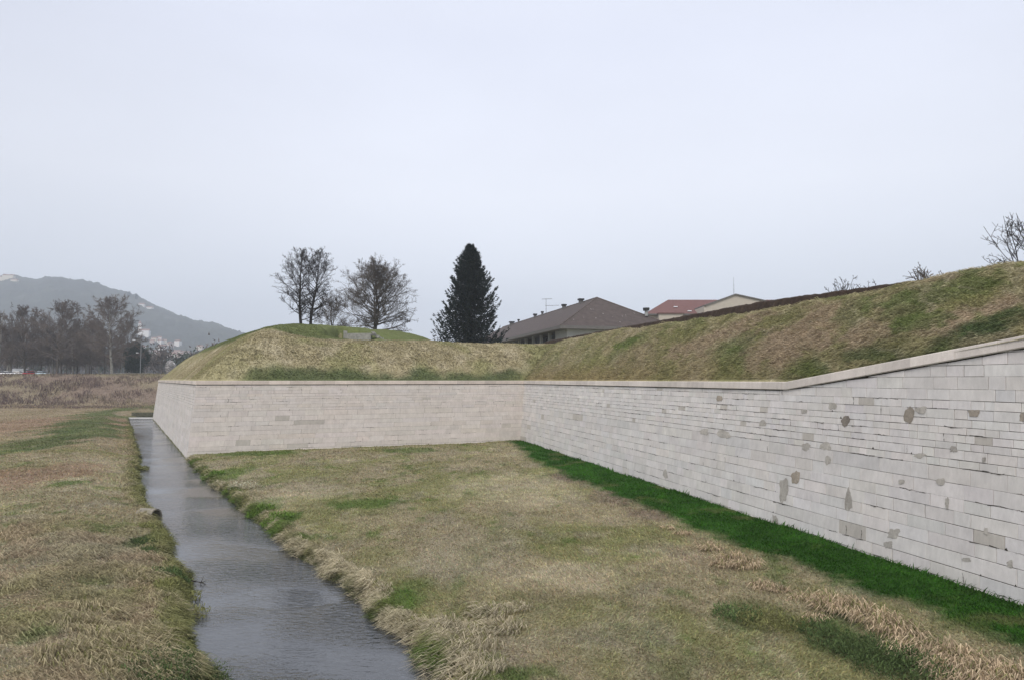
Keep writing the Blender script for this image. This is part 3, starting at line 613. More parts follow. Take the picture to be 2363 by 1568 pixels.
# ---------------------------------------------------------------- vegetation generators
def tubes(segs,n=4):
    S=np.array([(*a,*b,ra,rb_) for a,b,ra,rb_ in segs]); p0=S[:,0:3];p1=S[:,3:6];r0=S[:,6];r1=S[:,7]
    d=p1-p0; d/=np.linalg.norm(d,axis=1)[:,None]+1e-9; ref=np.where(np.abs(d[:,2:3])<.9,[[0,0,1.]],[[1.,0,0]])
    a=np.cross(d,ref); a/=np.linalg.norm(a,axis=1)[:,None]+1e-9; b=np.cross(d,a); V=[]
    for p,rr_ in ((p0,r0),(p1,r1)):
        for k in range(n):
            t=2*math.pi*k/n; V.append(p+rr_[:,None]*(math.cos(t)*a+math.sin(t)*b))
    V=np.stack(V,1).reshape(-1,3); i=np.arange(len(S))*2*n; Q=[]
    for k in range(n):
        k2=(k+1)%n; Q.append(np.stack([i+k,i+k2,i+n+k2,i+n+k],1))
    return V,np.vstack(Q)
def wander(r,p,d,L,n,r0,r1,up,wob,out):
    """grow a wandering limb; returns sample points"""
    pts=[(np.array(p),np.array(d))]; p=np.array(p,float);d=unit(np.array(d,float))
    for k in range(n):
        d=unit(d+np.array([r.gauss(0,wob),r.gauss(0,wob),r.gauss(0,wob)+up])); q_=p+d*L/n
        ra=r0+(r1-r0)*k/n; rb_=r0+(r1-r0)*(k+1)/n; out.append((p,q_,ra,rb_)); p=q_; pts.append((p,d))
    return pts
def side(r,d,ang):
    a=np.cross(d,np.array([r.gauss(0,1),r.gauss(0,1),r.gauss(0,1)])); a=unit(a); return unit(d*math.cos(ang)+a*math.sin(ang))
def bare_tree(seed,H,base,Rmax,n1,n2=9,n3=7,n4=3,tr=.2,elev=(25,65),env=None,twig=.012,lead=True,stems=1,wob=.12,lean=0,upb=.03):
    r=random.Random(seed); trunk=[];cr=[]
    env=env or (lambda q:math.sin(math.pi*min(1,max(0,(.12+.80*q))))**.7)
    for st in range(stems):
        a=r.random()*6.28; d0=(lean*math.cos(a)*(stems>1)+r.gauss(0,.02),lean*math.sin(a)*(stems>1)+r.gauss(0,.02),1)
        off=(0,0,-.4)
        tp=wander(r,off,d0,H*.97*(1 if st==0 else r.uniform(.75,.95)),16,tr/(stems**.3),twig*1.3,.04,.035+.02*(stems>1),trunk)
        nn_=int(n1/stems)
        for k in range(nn_):
            q=base+(1-base)*(k+.5+r.uniform(-.4,.4))/nn_; q=min(.97,max(base,q)); idx=min(15,int(q*16)); fr=q*16-idx
            p=tp[idx][0]*(1-fr)+tp[idx+1][0]*fr; qq=(q-base)/(1-base); L=Rmax*env(qq)*r.uniform(.85,1.06)*1.12
            el=R(elev[0]+(elev[1]-elev[0])*qq+r.gauss(0,7)); az=k*2.399+r.gauss(0,.4)
            d=np.array([math.cos(az)*math.cos(el),math.sin(az)*math.cos(el),math.sin(el)])
            rb0=max(twig*1.5,tr*.42*(1-q*.75)/(stems**.2)); lp=wander(r,p,d,L,8,rb0,twig,upb,wob,trunk if False else cr)
            for m in range(n2):
                i2=r.uniform(1.5,8); ii=min(7,int(i2)); p2,d2=lp[ii][0]*(1-(i2-ii))+lp[ii+1][0]*(i2-ii),lp[ii][1]
                L2=L*.45*(1.15-i2/12)*r.uniform(.6,1.1); l2=wander(r,p2,side(r,d2,R(r.uniform(25,60))),L2,4,max(twig,rb0*.35),twig*.8,.06,wob*1.3,cr)
                for m3 in range(n3):
                    ii=r.randint(1,3); L3=L2*.5*r.uniform(.5,1.1); l3=wander(r,l2[ii][0],side(r,l2[ii][1],R(r.uniform(25,65))),L3,2,twig*.8,twig*.6,.05,wob*1.6,cr)
                    for m4 in range(n4):
                        wander(r,l3[r.randint(0,1)][0],side(r,l3[1][1],R(r.uniform(25,65))),L3*.55,1,twig*.65,twig*.45,.05,.1,cr)
    return trunk,cr
def place_tree(name,tc,loc,label,cat='tree',group=None,mt=None,mc=None,rz=0,sc=1):
    root=empty(name,loc,rz); root.scale=(sc,)*3; tag(root,label,cat,group)
    V,Q=tubes(tc[0],6); mesh_np('trunk',V,Q,None,mt or M['bark'],root)
    V,Q=tubes(tc[1],3); mesh_np('crown',V,Q,None,mc or M['twig'],root); return root
def copy_tree(src,loc,rz,sc,label):
    o=src.copy(); COL.objects.link(o); o.location=tuple(float(a) for a in loc); o.rotation_euler=(0,0,rz); o.scale=sc; o['label']=label
    for ch in list(src.children):
        c=ch.copy(); COL.objects.link(c); c.parent=o
    return o
def gz1(x,y):
    x=np.array([float(x)]);y=np.array([float(y)]); 
    return float(zramp(x,y)[0]) if tsolid(x,y)[0]>0 else float(zground(x,y)[0])
def XY(u,y): return np.array([(u-1181)/F*y*1.0/ (cp) if False else ray(u,870)[0]/ray(u,870)[1]*y, y])
# the two slim trees on the mound
G='bare trees behind the mound'
x,y=XY(692,93); g=gz1(x,y); H=at_y(692,577,y)[2]-g
place_tree('bare_tree',bare_tree(21,H,.10,4.0,46,9,5,1,.22,(18,66),lambda q:math.sin(math.pi*min(.97,q*.80+.17))**.7,twig=.016,wob=.09),(x,y,g),'left one of two slim leafless trees standing on the grassy mound','tree',G,M['darkbark'],M['darkbark'])
x,y=XY(714,93.5); g=gz1(x,y); H=at_y(711,574,y)[2]-g
place_tree('bare_tree',bare_tree(22,H,.10,3.6,46,9,5,1,.22,(18,66),lambda q:math.sin(math.pi*min(.97,q*.80+.17))**.7,twig=.016,wob=.09),(x,y,g),'right one of two slim leafless trees standing on the grassy mound','tree',G,M['darkbark'],M['darkbark'])
x,y=XY(862,108); g=gz1(x,y); H=at_y(865,612,y)[2]-g
place_tree('bare_tree',bare_tree(23,H,.08,6.3,110,10,6,2,.3,(2,66),lambda q:math.sin(math.pi*min(.97,q*.66+.30))**.7,twig=.016,stems=3,lean=.10,wob=.06,upb=.045),(x,y,g),'broad bushy leafless tree with many fine branches right of the two slim trees','tree',G,M['bark'],M['twig'])
x,y=XY(765,112); g=gz1(x,y); H=at_y(765,693,y)[2]-g
place_tree('bare_tree',bare_tree(24,H,.1,4.2,40,9,6,2,.14,(12,66),twig=.016,stems=3,lean=.15),(x,y,g),'small low leafless tree between the slim pair and the bushy tree','tree',G,M['twig'],M['twig'])
# conifer
def conifer(seed,H,Rm):
    r=random.Random(seed); T=[];V=[];C=[];rn=np.random.default_rng(seed)
    trunk=[((0,0,-.5),(0,0,H*.5),.28,.17),((0,0,H*.5),(0,0,H*.99),.17,.02)]
    nb=560
    for k in range(nb):
        q=(k/nb)**.92; z=H*(.05+.93*q); env=Rm*((1-q)**.78)*(1+.10*math.sin(k*.9))*(.97 if q>.10 else .9)
        L=env*r.choice([r.uniform(.7,.9),r.uniform(.85,1.12)])+.12; az=k*2.399963+r.gauss(0,.2)
        if q<.45 and r.random()<.16: continue
        dr=.28*(1-q); n=9; pts=[]
        for m in range(n+1):
            f=m/n; pts.append(np.array([math.cos(az)*L*f,math.sin(az)*L*f, z+L*(-dr*math.sin(f*2.4)*.9+.42*f**3.0+.30*q*f)]))
        trunk+= [(pts[0],pts[4],.035,.02),(pts[4],pts[n],.02,.008)]
        cnt=int(30+75*L/Rm); f=rn.random(cnt)**.75; idx=np.minimum((f*n).astype(int),n-1); fr=f*n-idx; PA=np.array(pts)
        P_=PA[idx]*(1-fr[:,None])+PA[idx+1]*fr[:,None]; wd=.34*(1-f*.75)*(.5+L/Rm); P_=P_+rn.normal(0,1,(cnt,3))*np.stack([wd,wd,wd*.5],1)*.55
        out=np.array([math.cos(az),math.sin(az),0]); 
        D=out[None]*(.5+.4*f[:,None])+rn.normal(0,.45,(cnt,3)); D[:,2]+=-.55*(1-f)+.75*f**2; D/=np.linalg.norm(D,axis=1)[:,None]
        ln=(.24+.22*rn.random(cnt))*1.15; S=np.cross(D,rn.normal(0,1,(cnt,3))); S/=np.linalg.norm(S,axis=1)[:,None]; S*=.085
        V.append(np.stack([P_-S,P_+S,P_+D*ln[:,None]],1).reshape(-1,3)); C.append(np.repeat(np.array([[.011,.018,.015]])*(.6+1.0*rn.random((cnt,1))),3,0))
    V=np.vstack(V);C=np.vstack(C); return trunk,V,C
x,y=XY(1084,104); g=gz1(x,y); H=at_y(1084,562,y)[2]-g
root=empty('conifer_tree',(x,y,g)); tag(root,'tall dark green conical conifer behind the rampart, left of the brown roofed building','tree')
tk,V,C=conifer(31,H,6.0); v_,q_=tubes(tk,5); mesh_np('trunk',v_,q_,None,M['darkbark'],root); mesh_np('crown',V,None,np.arange(len(V)).reshape(-1,3),M['needle'],root,colors=C)
# left row of trees beyond the glacis
zp=8.62
tA=bare_tree(41,22,.2,9.6,46,10,7,3,.42,(10,72),lambda q:math.sin(math.pi*min(.98,q*.74+.24))**.6,twig=.034,wob=.1)
tB=bare_tree(42,19,.22,7.6,40,9,7,3,.32,(12,74),lambda q:math.sin(math.pi*min(.98,q*.74+.24))**.6,twig=.034,wob=.1)
G2='bare park trees beyond the left field'
def lt(u,y): p=XY(u,y); return (p[0],p[1],zp)
def scl(u,v,y,H): k=(at_y(u,v,y)[2]-zp)/H; return k
base=place_tree('park_tree',tA,lt(257,207),'tallest leafless tree with pale trunk, beside the dark round evergreen','tree',G2,M['palebark'],M['farbark'],0,1)
k=scl(257,700,207,22); base.scale=(k,k,k)
bB=place_tree('park_tree',tB,lt(130,210),'leafless tree with wide fan shaped crown, left of the pale trunked tree','tree',G2,M['bark'],M['farbark'],0,1); k=scl(130,703,210,19); bB.scale=(k*1.1,k*1.1,k)
k=scl(0,705,208,22); copy_tree(base,lt(-8,208),2.2,(k,k,k),'leafless tree cut off by the left edge of the picture').children[0].data=bB.children[0].data
k=scl(57,715,212,19); copy_tree(bB,lt(57,212),1.3,(k,k,k),'leafless tree above the white parked cars at far left')
rr_=random.Random(3)
for j,u in enumerate([-60,-30,12,38,75,92,108,150,168,182,196,212,226,240,275,290,20,60,118,140,175,205]):
    y=214+rr_.uniform(0,26); k=scl(u,rr_.uniform(742,765),y,19); copy_tree(bB if j%2 else base,lt(u+rr_.uniform(-4,4),y),rr_.random()*6,(k*.75,k*.75,k*(1 if j%2 else 19/22)),'thin brown leafless tree in the dense row behind the taller park trees').children[0].data=bB.children[0].data
for o in [o for o in bpy.data.objects if o.name.startswith('park_tree') and o.get('label','').startswith('thin brown')]: o['group']='thin trees massed behind the park trees'
# rounded evergreens
def leafy(seed,H,Rx,n,colr,sz=.35):
    rn=np.random.default_rng(seed); P_=[];
    cl=rn.normal(0,1,(40,3)); cl/=np.linalg.norm(cl,axis=1)[:,None]; cl*=rn.uniform(.5,.85,(40,1))
    P_=cl[rn.integers(0,40,n)]+rn.normal(0,.16,(n,3)); P_=P_*np.array([Rx,Rx,H*.46])+np.array([0,0,H*.52])
    D=rn.normal(0,1,(n,3));D/=np.linalg.norm(D,axis=1)[:,None]; S=np.cross(D,rn.normal(0,1,(n,3)));S/=np.linalg.norm(S,axis=1)[:,None]
    V=np.stack([P_-S*sz*.4,P_+S*sz*.4,P_+D*sz],1).reshape(-1,3); return V,np.repeat(np.array([colr])*(.6+.8*rn.random((n,1))),3,0)
def evergreen(name,u,vt,y,Rx,colr,label,cat='tree',z0=None,n=9000):
    z0=zp if z0 is None else z0; p=XY(u,y); H=at_y(u,vt,y)[2]-z0; root=empty(name,(p[0],p[1],z0)); tag(root,label,cat)
    v_,q_=tubes([((0,0,-.5),(0,0,H*.6),.22,.08)],6); mesh_np('trunk',v_,q_,None,M['bark'],root); V,C=leafy(int(u)+5,H,Rx,n,colr); mesh_np('crown',V,None,np.arange(len(V)).reshape(-1,3),M['leaf'],root,colors=C)
evergreen('evergreen_tree',311,789,214,3.6,(.035,.055,.045),'dark rounded evergreen tree beside the street lamp',n=14000)
evergreen('evergreen_shrub',486,853,203,2.2,(.03,.06,.055),'low dark green shrub touching the mound outline at left','shrub',n=3000)
evergreen('blossom_tree',393,829,230,1.5,(.6,.58,.58),'small white blossoming tree near the foot of the mound','tree',n=2500)
evergreen('cypress_tree',426,822,240,1.2,(.04,.05,.045),'small dark cypress right of the white blossoming tree',n=2500)
# hedge row on the rampart
hs_=[]; T9=9.6
def hedge_pt(u):
    d=ray(u,750)[:2]; nn_=NRM[3]; p0=np.dot(PL[3],nn_)+BAT+T9; k=p0/np.dot(d,nn_); return d*k
a=hedge_pt(1262); b=hedge_pt(2135); Lh=np.linalg.norm(b-a); dh=(b-a)/Lh; nh=NRM[3]; n=260; V=[];Q=[];C=[]
sl=.1855
prof=[(-.45,0),(-.5,.3),(-.48,.7),(-.35,.93),(0,1),(.35,.93),(.48,.6),(.45,0)]
rn=np.random.default_rng(4)
for k in range(n+1):
    p=a+dh*Lh*k/n; s_=float(sBD(*p)); zt=EYE+sl*((np.dot(p,nh))/abs(dBD[1])) -.10 - .40*max(0,(k/n-.80)/.2)
    zt+= (float(vn(np.array([k*.6]),np.array([0.]),3)[0])-.5)*.07; zb_=11.3
    for (o_,h_) in prof:
        q_=p+nh*(o_+rn.normal(0,.012)); V.append((q_[0],q_[1],zb_+(zt-zb_)*h_+rn.normal(0,.012))); C.append(np.array([.05,.035,.026])*rn.uniform(.7,1.3))
for k in range(n):
    for m in range(7): Q.append((k*8+m,(k+1)*8+m,(k+1)*8+m+1,k*8+m+1))
hl=mesh_np('hedge',V,Q,None,M['hedge'],colors=np.array(C)); tag(hl,'long low dark brown clipped hedge along the rampart crest in front of the roofs','hedge')
# bare shrubs on the crest
def crest_pt(u,t=8.0):
    d=ray(u,650)[:2]; p0=np.dot(PL[3],NRM[3])+BAT+t; return d*(p0/np.dot(d,NRM[3]))
def shrub(u,Hh,Rr,seed,label,t=8.5,n1=22,mm='darkbark',stems=5,tw=.007,lean=.45,name='bare_shrub'):
    p=crest_pt(u,t); g=gz1(p[0],p[1])-.05
    place_tree(name,bare_tree(seed,Hh,.1,Rr,n1,3,2,0,.02,(30,70),twig=tw,stems=stems,lean=lean,wob=.12),(p[0],p[1],g),label,'shrub','bare shrubs along the rampart crest',M[mm],M[mm])
shrub(1945,1.35,1.3,51,'sprawling bare shrub, leftmost on the dark hedge line',10.2,26,tw=.013)
shrub(2010,1.6,.7,52,'small twiggy bare shrub, second from left on the crest',10.2,12,tw=.013)
shrub(2095,1.1,.3,53,'thin upright bare twigs left of the reedy clump',9.2,8,tw=.012)
shrub(2125,1.35,.75,54,'dense reedy clump of upright pale stems on the crest',8.0,40,'twig',14,.013,.25)
shrub(2168,1.0,.4,55,'sparse thin stems just right of the reedy clump',8.0,8,'twig',3,.012)
p=crest_pt(2362,13); g=gz1(p[0],p[1])-.1
place_tree('bare_shrub',bare_tree(56,at_y(2350,505,p[1])[2]-g,.08,2.4,44,5,3,1,.07,(25,72),twig=.013,stems=6,lean=.33,wob=.08),(p[0],p[1],g),'large bare bush with long ascending branches at the right edge','shrub','bare shrubs along the rampart crest',M['darkbark'],M['darkbark'])
# ---------------------------------------------------------------- buildings
dl_=-dBD; dl_=unit(dl_)  # long axis pointing away
cr_=np.array([dl_[1],-dl_[0]])
def brown_building():
    P1=at_y(1292,750,112); w=21.5; Lb=95; ze=P1[2]; O=P1[:2]; rise=6.1
    root=empty('low_building',(O[0],O[1],8.8)); tag(root,'long low building with brown hipped roof and pale wall rising behind the rampart','building')
    org=np.array([O[0],O[1],8.8])
    def Q(a,b,z): p=O+cr_*a+dl_*b; return np.array([p[0],p[1],z])-org
    m=MB(); ap1=Q(w/2,w/2,ze+rise);ap2=Q(w/2,Lb-w/2,ze+rise); th=.25
    c=[Q(0,0,ze),Q(w,0,ze),Q(w,Lb,ze),Q(0,Lb,ze)]
    m.tri(c[0],c[1],ap1); m.quad(c[1],c[2],ap2,ap1); m.tri(c[2],c[3],ap2); m.quad(c[3],c[0],ap1,ap2)
    rf=m.build('roof',M['roof'],root)
    f=MB()
    for k in range(4):
        a,b=c[k],c[(k+1)%4]; f.quad(a+[0,0,-.55],b+[0,0,-.55],b+[0,0,-.004],a+[0,0,-.004])
    f.quad(*[q_+[0,0,-.55] for q_ in c]); f.build('fascia',M['fascia'],root)
    # ridge caps
    r_=MB()
    for a,b in ((c[0],ap1),(c[1],ap1),(ap1,ap2)): r_.tube(a+[0,0,.02],b+[0,0,.02],.11,.11,6)
    r_.build('ridge_cap',simple('ridge_tile',(.12,.10,.09),.9,.1,.2,2),rf)
    # front wall block, set back under the eave
    zb=8.0; o1=1.6
    def blk(a0,a1,b0,b1,z0,z1): 
        mm=MB(); mm.hexa([Q(a0,b0,z0),Q(a1,b0,z0),Q(a1,b1,z0),Q(a0,b1,z0),Q(a0,b0,z1),Q(a1,b0,z1),Q(a1,b1,z1),Q(a0,b1,z1)]); return mm
    blk(o1,w-o1,1.2,7.5,zb,ze-.56).build('wall',M['wallgrey'],root)
    blk(4.2,w-o1,7.55,Lb-1.5,zb,ze-.58).build('rear_wall',M['dark'],root)
    for k,b in enumerate(np.linspace(11,80,14)): 
        blk(o1-.05,o1+.45,b,b+.45,zb,ze-.56).build('pillar',M['wallgrey'],root)
    blk(o1+.1,o1+.35,8,Lb-3,zb,ze-2.9).build('balcony_wall',M['fascia'],root)
    for k,b in enumerate(np.linspace(9.5,82,9)): blk(4.1,4.19,b,b+2.4,ze-2.6,ze-.9).build('window',M['glass'],root)
    # roof vents along the near slope
    for (u,sz,b_) in ((1351,.55,0),(1311,.5,0),(1260,.3,0),(1243,.45,0),(1204,.28,0),(1188,.7,0)):
        # on ridge: solve for b where the ridge projects to u
        lo,hi=w/2,Lb-w/2
        for _ in range(30):
            mid=(lo+hi)/2; p=O+cr_*w*.5+dl_*mid; uu=1181+F*p[0]/p[1]*1.0
            if uu>u: lo=mid
            else: hi=mid
        off=-.9; zz=ze+rise*(1-.9/(w/2))
        p=Q(w/2+off,lo,zz); v_=MB(); v_.box(p+[0,0,.25],(sz*1.3,sz*1.3,.9),math.atan2(dl_[1],dl_[0])); ch=v_.build('chimney',M['fascia'],rf)
        v2=MB(); v2.box(p+[0,0,.82],(sz*1.9,sz*1.9,.3),math.atan2(dl_[1],dl_[0])); v2.build('chimney_cap',M['blackmetal'],root)
    p=Q(w*.80,w*.17,ze+rise*.36); v_=MB(); v_.tube(p,p+[0,0,.95],.28,.28,10); v_.build('flue',M['wallgrey'],root); v_=MB(); v_.tube(p+[0,0,.95],p+[0,0,1.45],.55,.6,12); v_.build('flue_cap',M['blackmetal'],root)
    # pale bird-lime streaks / lichen on roof
    rl=random.Random(8); m=MB()
    for k in range(15):
        b=rl.uniform(.5,6.5); a=rl.uniform(b+.8,w-b-.8); z=ze+rise*b/(w/2)
        nn_=np.array([*(-dl_*rise/(w/2)),1.0]); nn_/=np.linalg.norm(nn_); up=np.array([*dl_,rise/(w/2)])
        P_=Q(a,b,z)+nn_*.02; l=rl.uniform(.08,.5); ww=rl.uniform(.04,.10); cx=np.array([*cr_,0])
        m.quad(P_-cx*ww,P_+cx*ww,P_+cx*(ww*.6+rl.uniform(-.2,.2))+up*l,P_-cx*ww*.6+up*l)
    m.build('lichen_streak',simple('pale_lichen',(.3,.29,.27),.9,.1,.1,3),rf)['kind']='stuff'
    # antenna
    lo,hi=w/2,Lb-w/2
    for _ in range(30):
        mid=(lo+hi)/2; p=O+cr_*w*.5+dl_*mid
        if 1181+F*p[0]/p[1]>1260: lo=mid
        else: hi=mid
    p=O+cr_*w*.5+dl_*lo; top=at_y(1260,689,p[1])[2]; zr=ze+rise
    an=empty('roof_antenna',(p[0],p[1],zr)); tag(an,'thin television aerial mast with two crossbars on the brown roof','antenna')
    h_=top-zr; MB().tube((0,0,-.1),(0,0,h_),.07,.05,6).build('mast',M['metal'],an)
    for zz,x0,x1 in ((h_-.15,-1.0,1.4),(h_*.52,-.2,3.0)):
        m=MB(); m.tube((x0,0,zz),(x1,.3,zz+.12),.05,.05,5)
        for k in range(5): xx=x0+(x1-x0)*(k+.5)/5; m.tube((xx,-.5,zz+.05),(xx,.6,zz+.05),.025,.025,4)
        m.build('crossbar',M['metal'],an)
brown_building()
def red_building():
    y=170.0; L0=at_y(1492,722,y); T0=at_y(1541,692,y+9); T1=at_y(1900,690,y+9); 
    org=np.array([L0[0],y,8.8]); root=empty('red_roof_building',org); tag(root,'pale building with red tiled roof behind the brown roofed building','building')
    ze=L0[2]-.2; xa=L0[0]; xb=T1[0]+8; zr=T0[2]; q=lambda x,yy,z:np.array([x,yy,z])-org
    c=[q(xa,y,ze),q(xb,y,ze),q(xb,y+18,ze),q(xa,y+18,ze)]; a1=q(T0[0],y+9,zr);a2=q(xb-6,y+9,zr)
    m=MB(); m.quad(c[0],c[1],a2,a1);m.tri(c[1],c[2],a2);m.quad(c[2],c[3],a1,a2);m.tri(c[3],c[0],a1); rf=m.build('roof',M['redroof'],root)
    m=MB(); m.hexa([q(xa+.8,y+.8,8),q(xb-.8,y+.8,8),q(xb-.8,y+17.2,8),q(xa+.8,y+17.2,8),q(xa+.8,y+.8,ze-.01),q(xb-.8,y+.8,ze-.01),q(xb-.8,y+17.2,ze-.01),q(xa+.8,y+17.2,ze-.01)]); m.build('wall',M['wallbeige'],root)
    m=MB(); m.hexa([q(xa-.1,y-.15,ze-.35),q(xb,y-.15,ze-.35),q(xb,y+18.2,ze-.35),q(xa-.1,y+18.2,ze-.35),q(xa-.1,y-.15,ze-.02),q(xb,y-.15,ze-.02),q(xb,y+18.2,ze-.02),q(xa-.1,y+18.2,ze-.02)]); m.build('gutter',M['fascia'],root)
    # skylights
    for (u,v) in ((1558,709),(1590,719)):
        f=(at_y(u,v,y)[2]-ze)/( (zr-ze)+ (at_y(u,v,y+9)[2]-at_y(u,v,y)[2])*-1+1e-6); f=max(.15,min(.8,f)); yy=y+9*f; p=at_y(u,v,yy); zz=ze+(zr-ze)*f
        MB().box(q(p[0],yy,zz+.1),(.9,1.0,.22)).build('skylight',paint('skylight_white',(.8,.82,.85)),rf)
    # dormer block with eave on left part
    a=at_y(1520,724,y-1.5); b=at_y(1576,724,y-1.5)
    MB().box(q((a[0]+b[0])/2,y+.2,a[2]-2.5),(b[0]-a[0],3.4,5)).build('bay_wall',M['wallbeige'],root)
    MB().box(q((a[0]+b[0])/2,y+.1,a[2]+.12),(b[0]-a[0]+.5,3.9,.28)).build('bay_roof',M['redroof'],root)
    # gabled beige wing
    yg=y-6; ap=at_y(1696,681,yg); gl=at_y(1624,707,yg); gr=at_y(1745,692,yg); gr2=at_y(1840,712,yg)
    g=empty('gabled_building',(ap[0],yg,8.8)); tag(g,'beige gabled building with low pitched roof in front of the red roof','building'); og=np.array([ap[0],yg,8.8])
    q2=lambda x,yy,z:np.array([x,yy,z])-og
    poly=[(gl[0],8),(gr2[0],8),(gr2[0],gr2[2]),(ap[0],ap[2]),(gl[0],gl[2])]
    m=MB(); D=9
    m.quad(q2(gl[0],yg,8),q2(gr2[0],yg,8),q2(gr2[0],yg,gr2[2]),q2(gl[0],yg,gl[2]-.0)); m.tri(q2(gl[0],yg,gl[2]),q2(gr2[0],yg,gr2[2]),q2(ap[0],yg,ap[2]))
    m.quad(q2(gl[0],yg+D,8),q2(gl[0],yg,8),q2(gl[0],yg,gl[2]),q2(gl[0],yg+D,gl[2])); m.quad(q2(gr2[0],yg,8),q2(gr2[0],yg+D,8),q2(gr2[0],yg+D,gr2[2]),q2(gr2[0],yg,gr2[2]))
    m.build('wall',M['wallbeige'],g)
    m=MB()
    for a,b in ((gl,ap),(ap,gr2)):
        P_=[q2(a[0],yg-.4,a[2]+.02),q2(b[0],yg-.4,b[2]+.02),q2(b[0],yg+D,b[2]+.02),q2(a[0],yg+D,a[2]+.02)]
        m.hexa(P_+[p+[0,0,.28] for p in P_])
    m.build('roof',M['fascia'],g)
    mt=empty('mast',(at_y(1693,680,yg+1)[0],yg+1,ap[2])); tag(mt,'thin tall pole standing above the beige gable','mast'); hh=at_y(1693,640,yg+1)[2]-ap[2]
    MB().tube((0,0,-.5),(0,0,hh*.6),.07,.05,6).build('pole',M['metal'],mt); MB().tube((0,0,hh*.6),(0,0,hh),.04,.03,6).build('tip',M['metal'],mt)
red_building()
# bunker on the mound
p=np.array([BKX,BKY,0.]); g=12.3; bk=empty('concrete_bunker',(p[0],p[1],g),R(8)); tag(bk,'small low weathered concrete block set into the green mound','bunker')
w_=3.2; zt=at_y(828,773.5,p[1])[2]-g+.22; zb_=-.8
def roughbox(c,d,seed,rot=0):
    m=MB(); m.box(c,d,rot,.97); r0=random.Random(seed); m.v=[(a+r0.uniform(-.06,.06),b+r0.uniform(-.06,.06),z+r0.uniform(-.06,.06)) for a,b,z in m.v]; return m
roughbox((0,0,(zt+zb_)/2),(w_,1.6,zt-zb_),1).build('body',M['concrete'],bk); roughbox((-w_/2-.15,-.3,zt/2-.3),(.45,.9,zt+1.2),2).build('side_pier',M['concrete'],bk)
rb_=MB(); r0=random.Random(6)
for k in range(60):
    f=r0.random(); s_=r0.uniform(.12,.35); rb_.box((w_/2+.1+f*1.9+r0.uniform(-.2,.2),-.35+r0.uniform(-.3,.4),zt+.15-f*1.2+r0.uniform(-.25,.1)),(s_,s_*.8,s_*.7),r0.random()*3,.7)
ru=rb_.build('rubble',M['concrete'],None); ru.location=bk.location.copy(); ru.rotation_euler=(0,0,R(8)); tag(ru,'heap of broken grey stones sloping down right of the concrete bunker','rubble',kind='stuff')
# weir, slab, headwall
wy0=YEND-1.0; x0=float(xl(np.array([wy0]))[0])-.6; x1=C0[0]+1.0
wr=empty('weir',((x0+x1)/2,wy0,0)); tag(wr,'low pale weir sill across the far end of the stream','weir')
MB().box((0,0,.05),(x1-x0,.6,.5)).build('sill',simple('pale_sill',(.6,.6,.6),.6,.3,.1,2),wr)
MB().box((0,-.9,-.05),(x1-x0-.4,1.0,.16)).build('apron',M['blackmetal'],wr)
hw=empty('stone_headwall',((x0+x1)/2+.3,YEND+2.0,0)); tag(hw,'dark mossy stone retaining wall behind the weir','wall')
m=MB(); r0=random.Random(3)
for zz in (0,.38,.76):
    xx=-(x1-x0)/2-1.0
    while xx<(x1-x0)/2+1: 
        l=r0.uniform(.5,1.1); m.box((xx+l/2,r0.uniform(-.04,.04),zz+.19),(l-.02,.5,.36)); xx+=l
m.build('stone_courses',simple('mossy_stone',(.10,.10,.07),.95,.1,.5,3,bump=.6),hw)
p=at_z(306,951,.9); sb=empty('stone_slab',(p[0],p[1],.3),R(-55)); tag(sb,'tilted grey stone slab beside the weir','stone slab')
m=roughbox((0,0,.35),(2.6,1.1,.45),5); m.build('slab',M['concrete'],sb)
# drain pipe
p=at_z(360,1192,.34); pd=empty('drain_pipe',(p[0],p[1],p[2]),R(-14)); tag(pd,'pale concrete drain pipe end poking from the left bank over the water','pipe')
m=MB(); n=28
def ring(x,r_): 
    k0=len(m.v)
    for k in range(n): t=2*math.pi*k/n; m.v.append((x,r_*math.cos(t),r_*math.sin(t)))
    return k0
rs=[ring(-.95,.44),ring(-.02,.44),ring(0,.43),ring(0,.36),ring(-.9,.35)]
for a,b in zip(rs,rs[1:]):
    for k in range(n): m.q.append((a+k,b+k,b+(k+1)%n,a+(k+1)%n))
m.build('pipe_shell',simple('stained_pipe',(.24,.22,.18),.9,.1,.4,5,bump=.4),pd); m2=MB(); m2.tube((-.92,0,0),(-.9,0,0),.35,.35,20); m2.build('pipe_inside',M['dark'],pd)
# twigs in the water
def twigs(u,v,seed,label,L=1.0):
    p=at_z(u,v,.02); r0=random.Random(seed); sg=[]; d=unit(np.array([1,.1,.12])); pts=wander(r0,(-.6,0,0),d,L,5,.03,.012,-.02,.2,sg)
    for k in range(7): wander(r0,pts[r0.randint(1,4)][0],side(r0,d,.9),.22,2,.014,.006,.05,.3,sg)
    o=mesh_np('twig',*tubes(sg,5),None,M['darkbark']); o.location=p; tag(o,label,'twig')
twigs(452,1345,1,'dark forked twig reaching into the water from the left bank clump'); twigs(500,1552,2,'dark twig at the water edge near the bottom of the picture',.8); twigs(375,1187,3,'thin dark twig just beside the drain pipe mouth',.7)
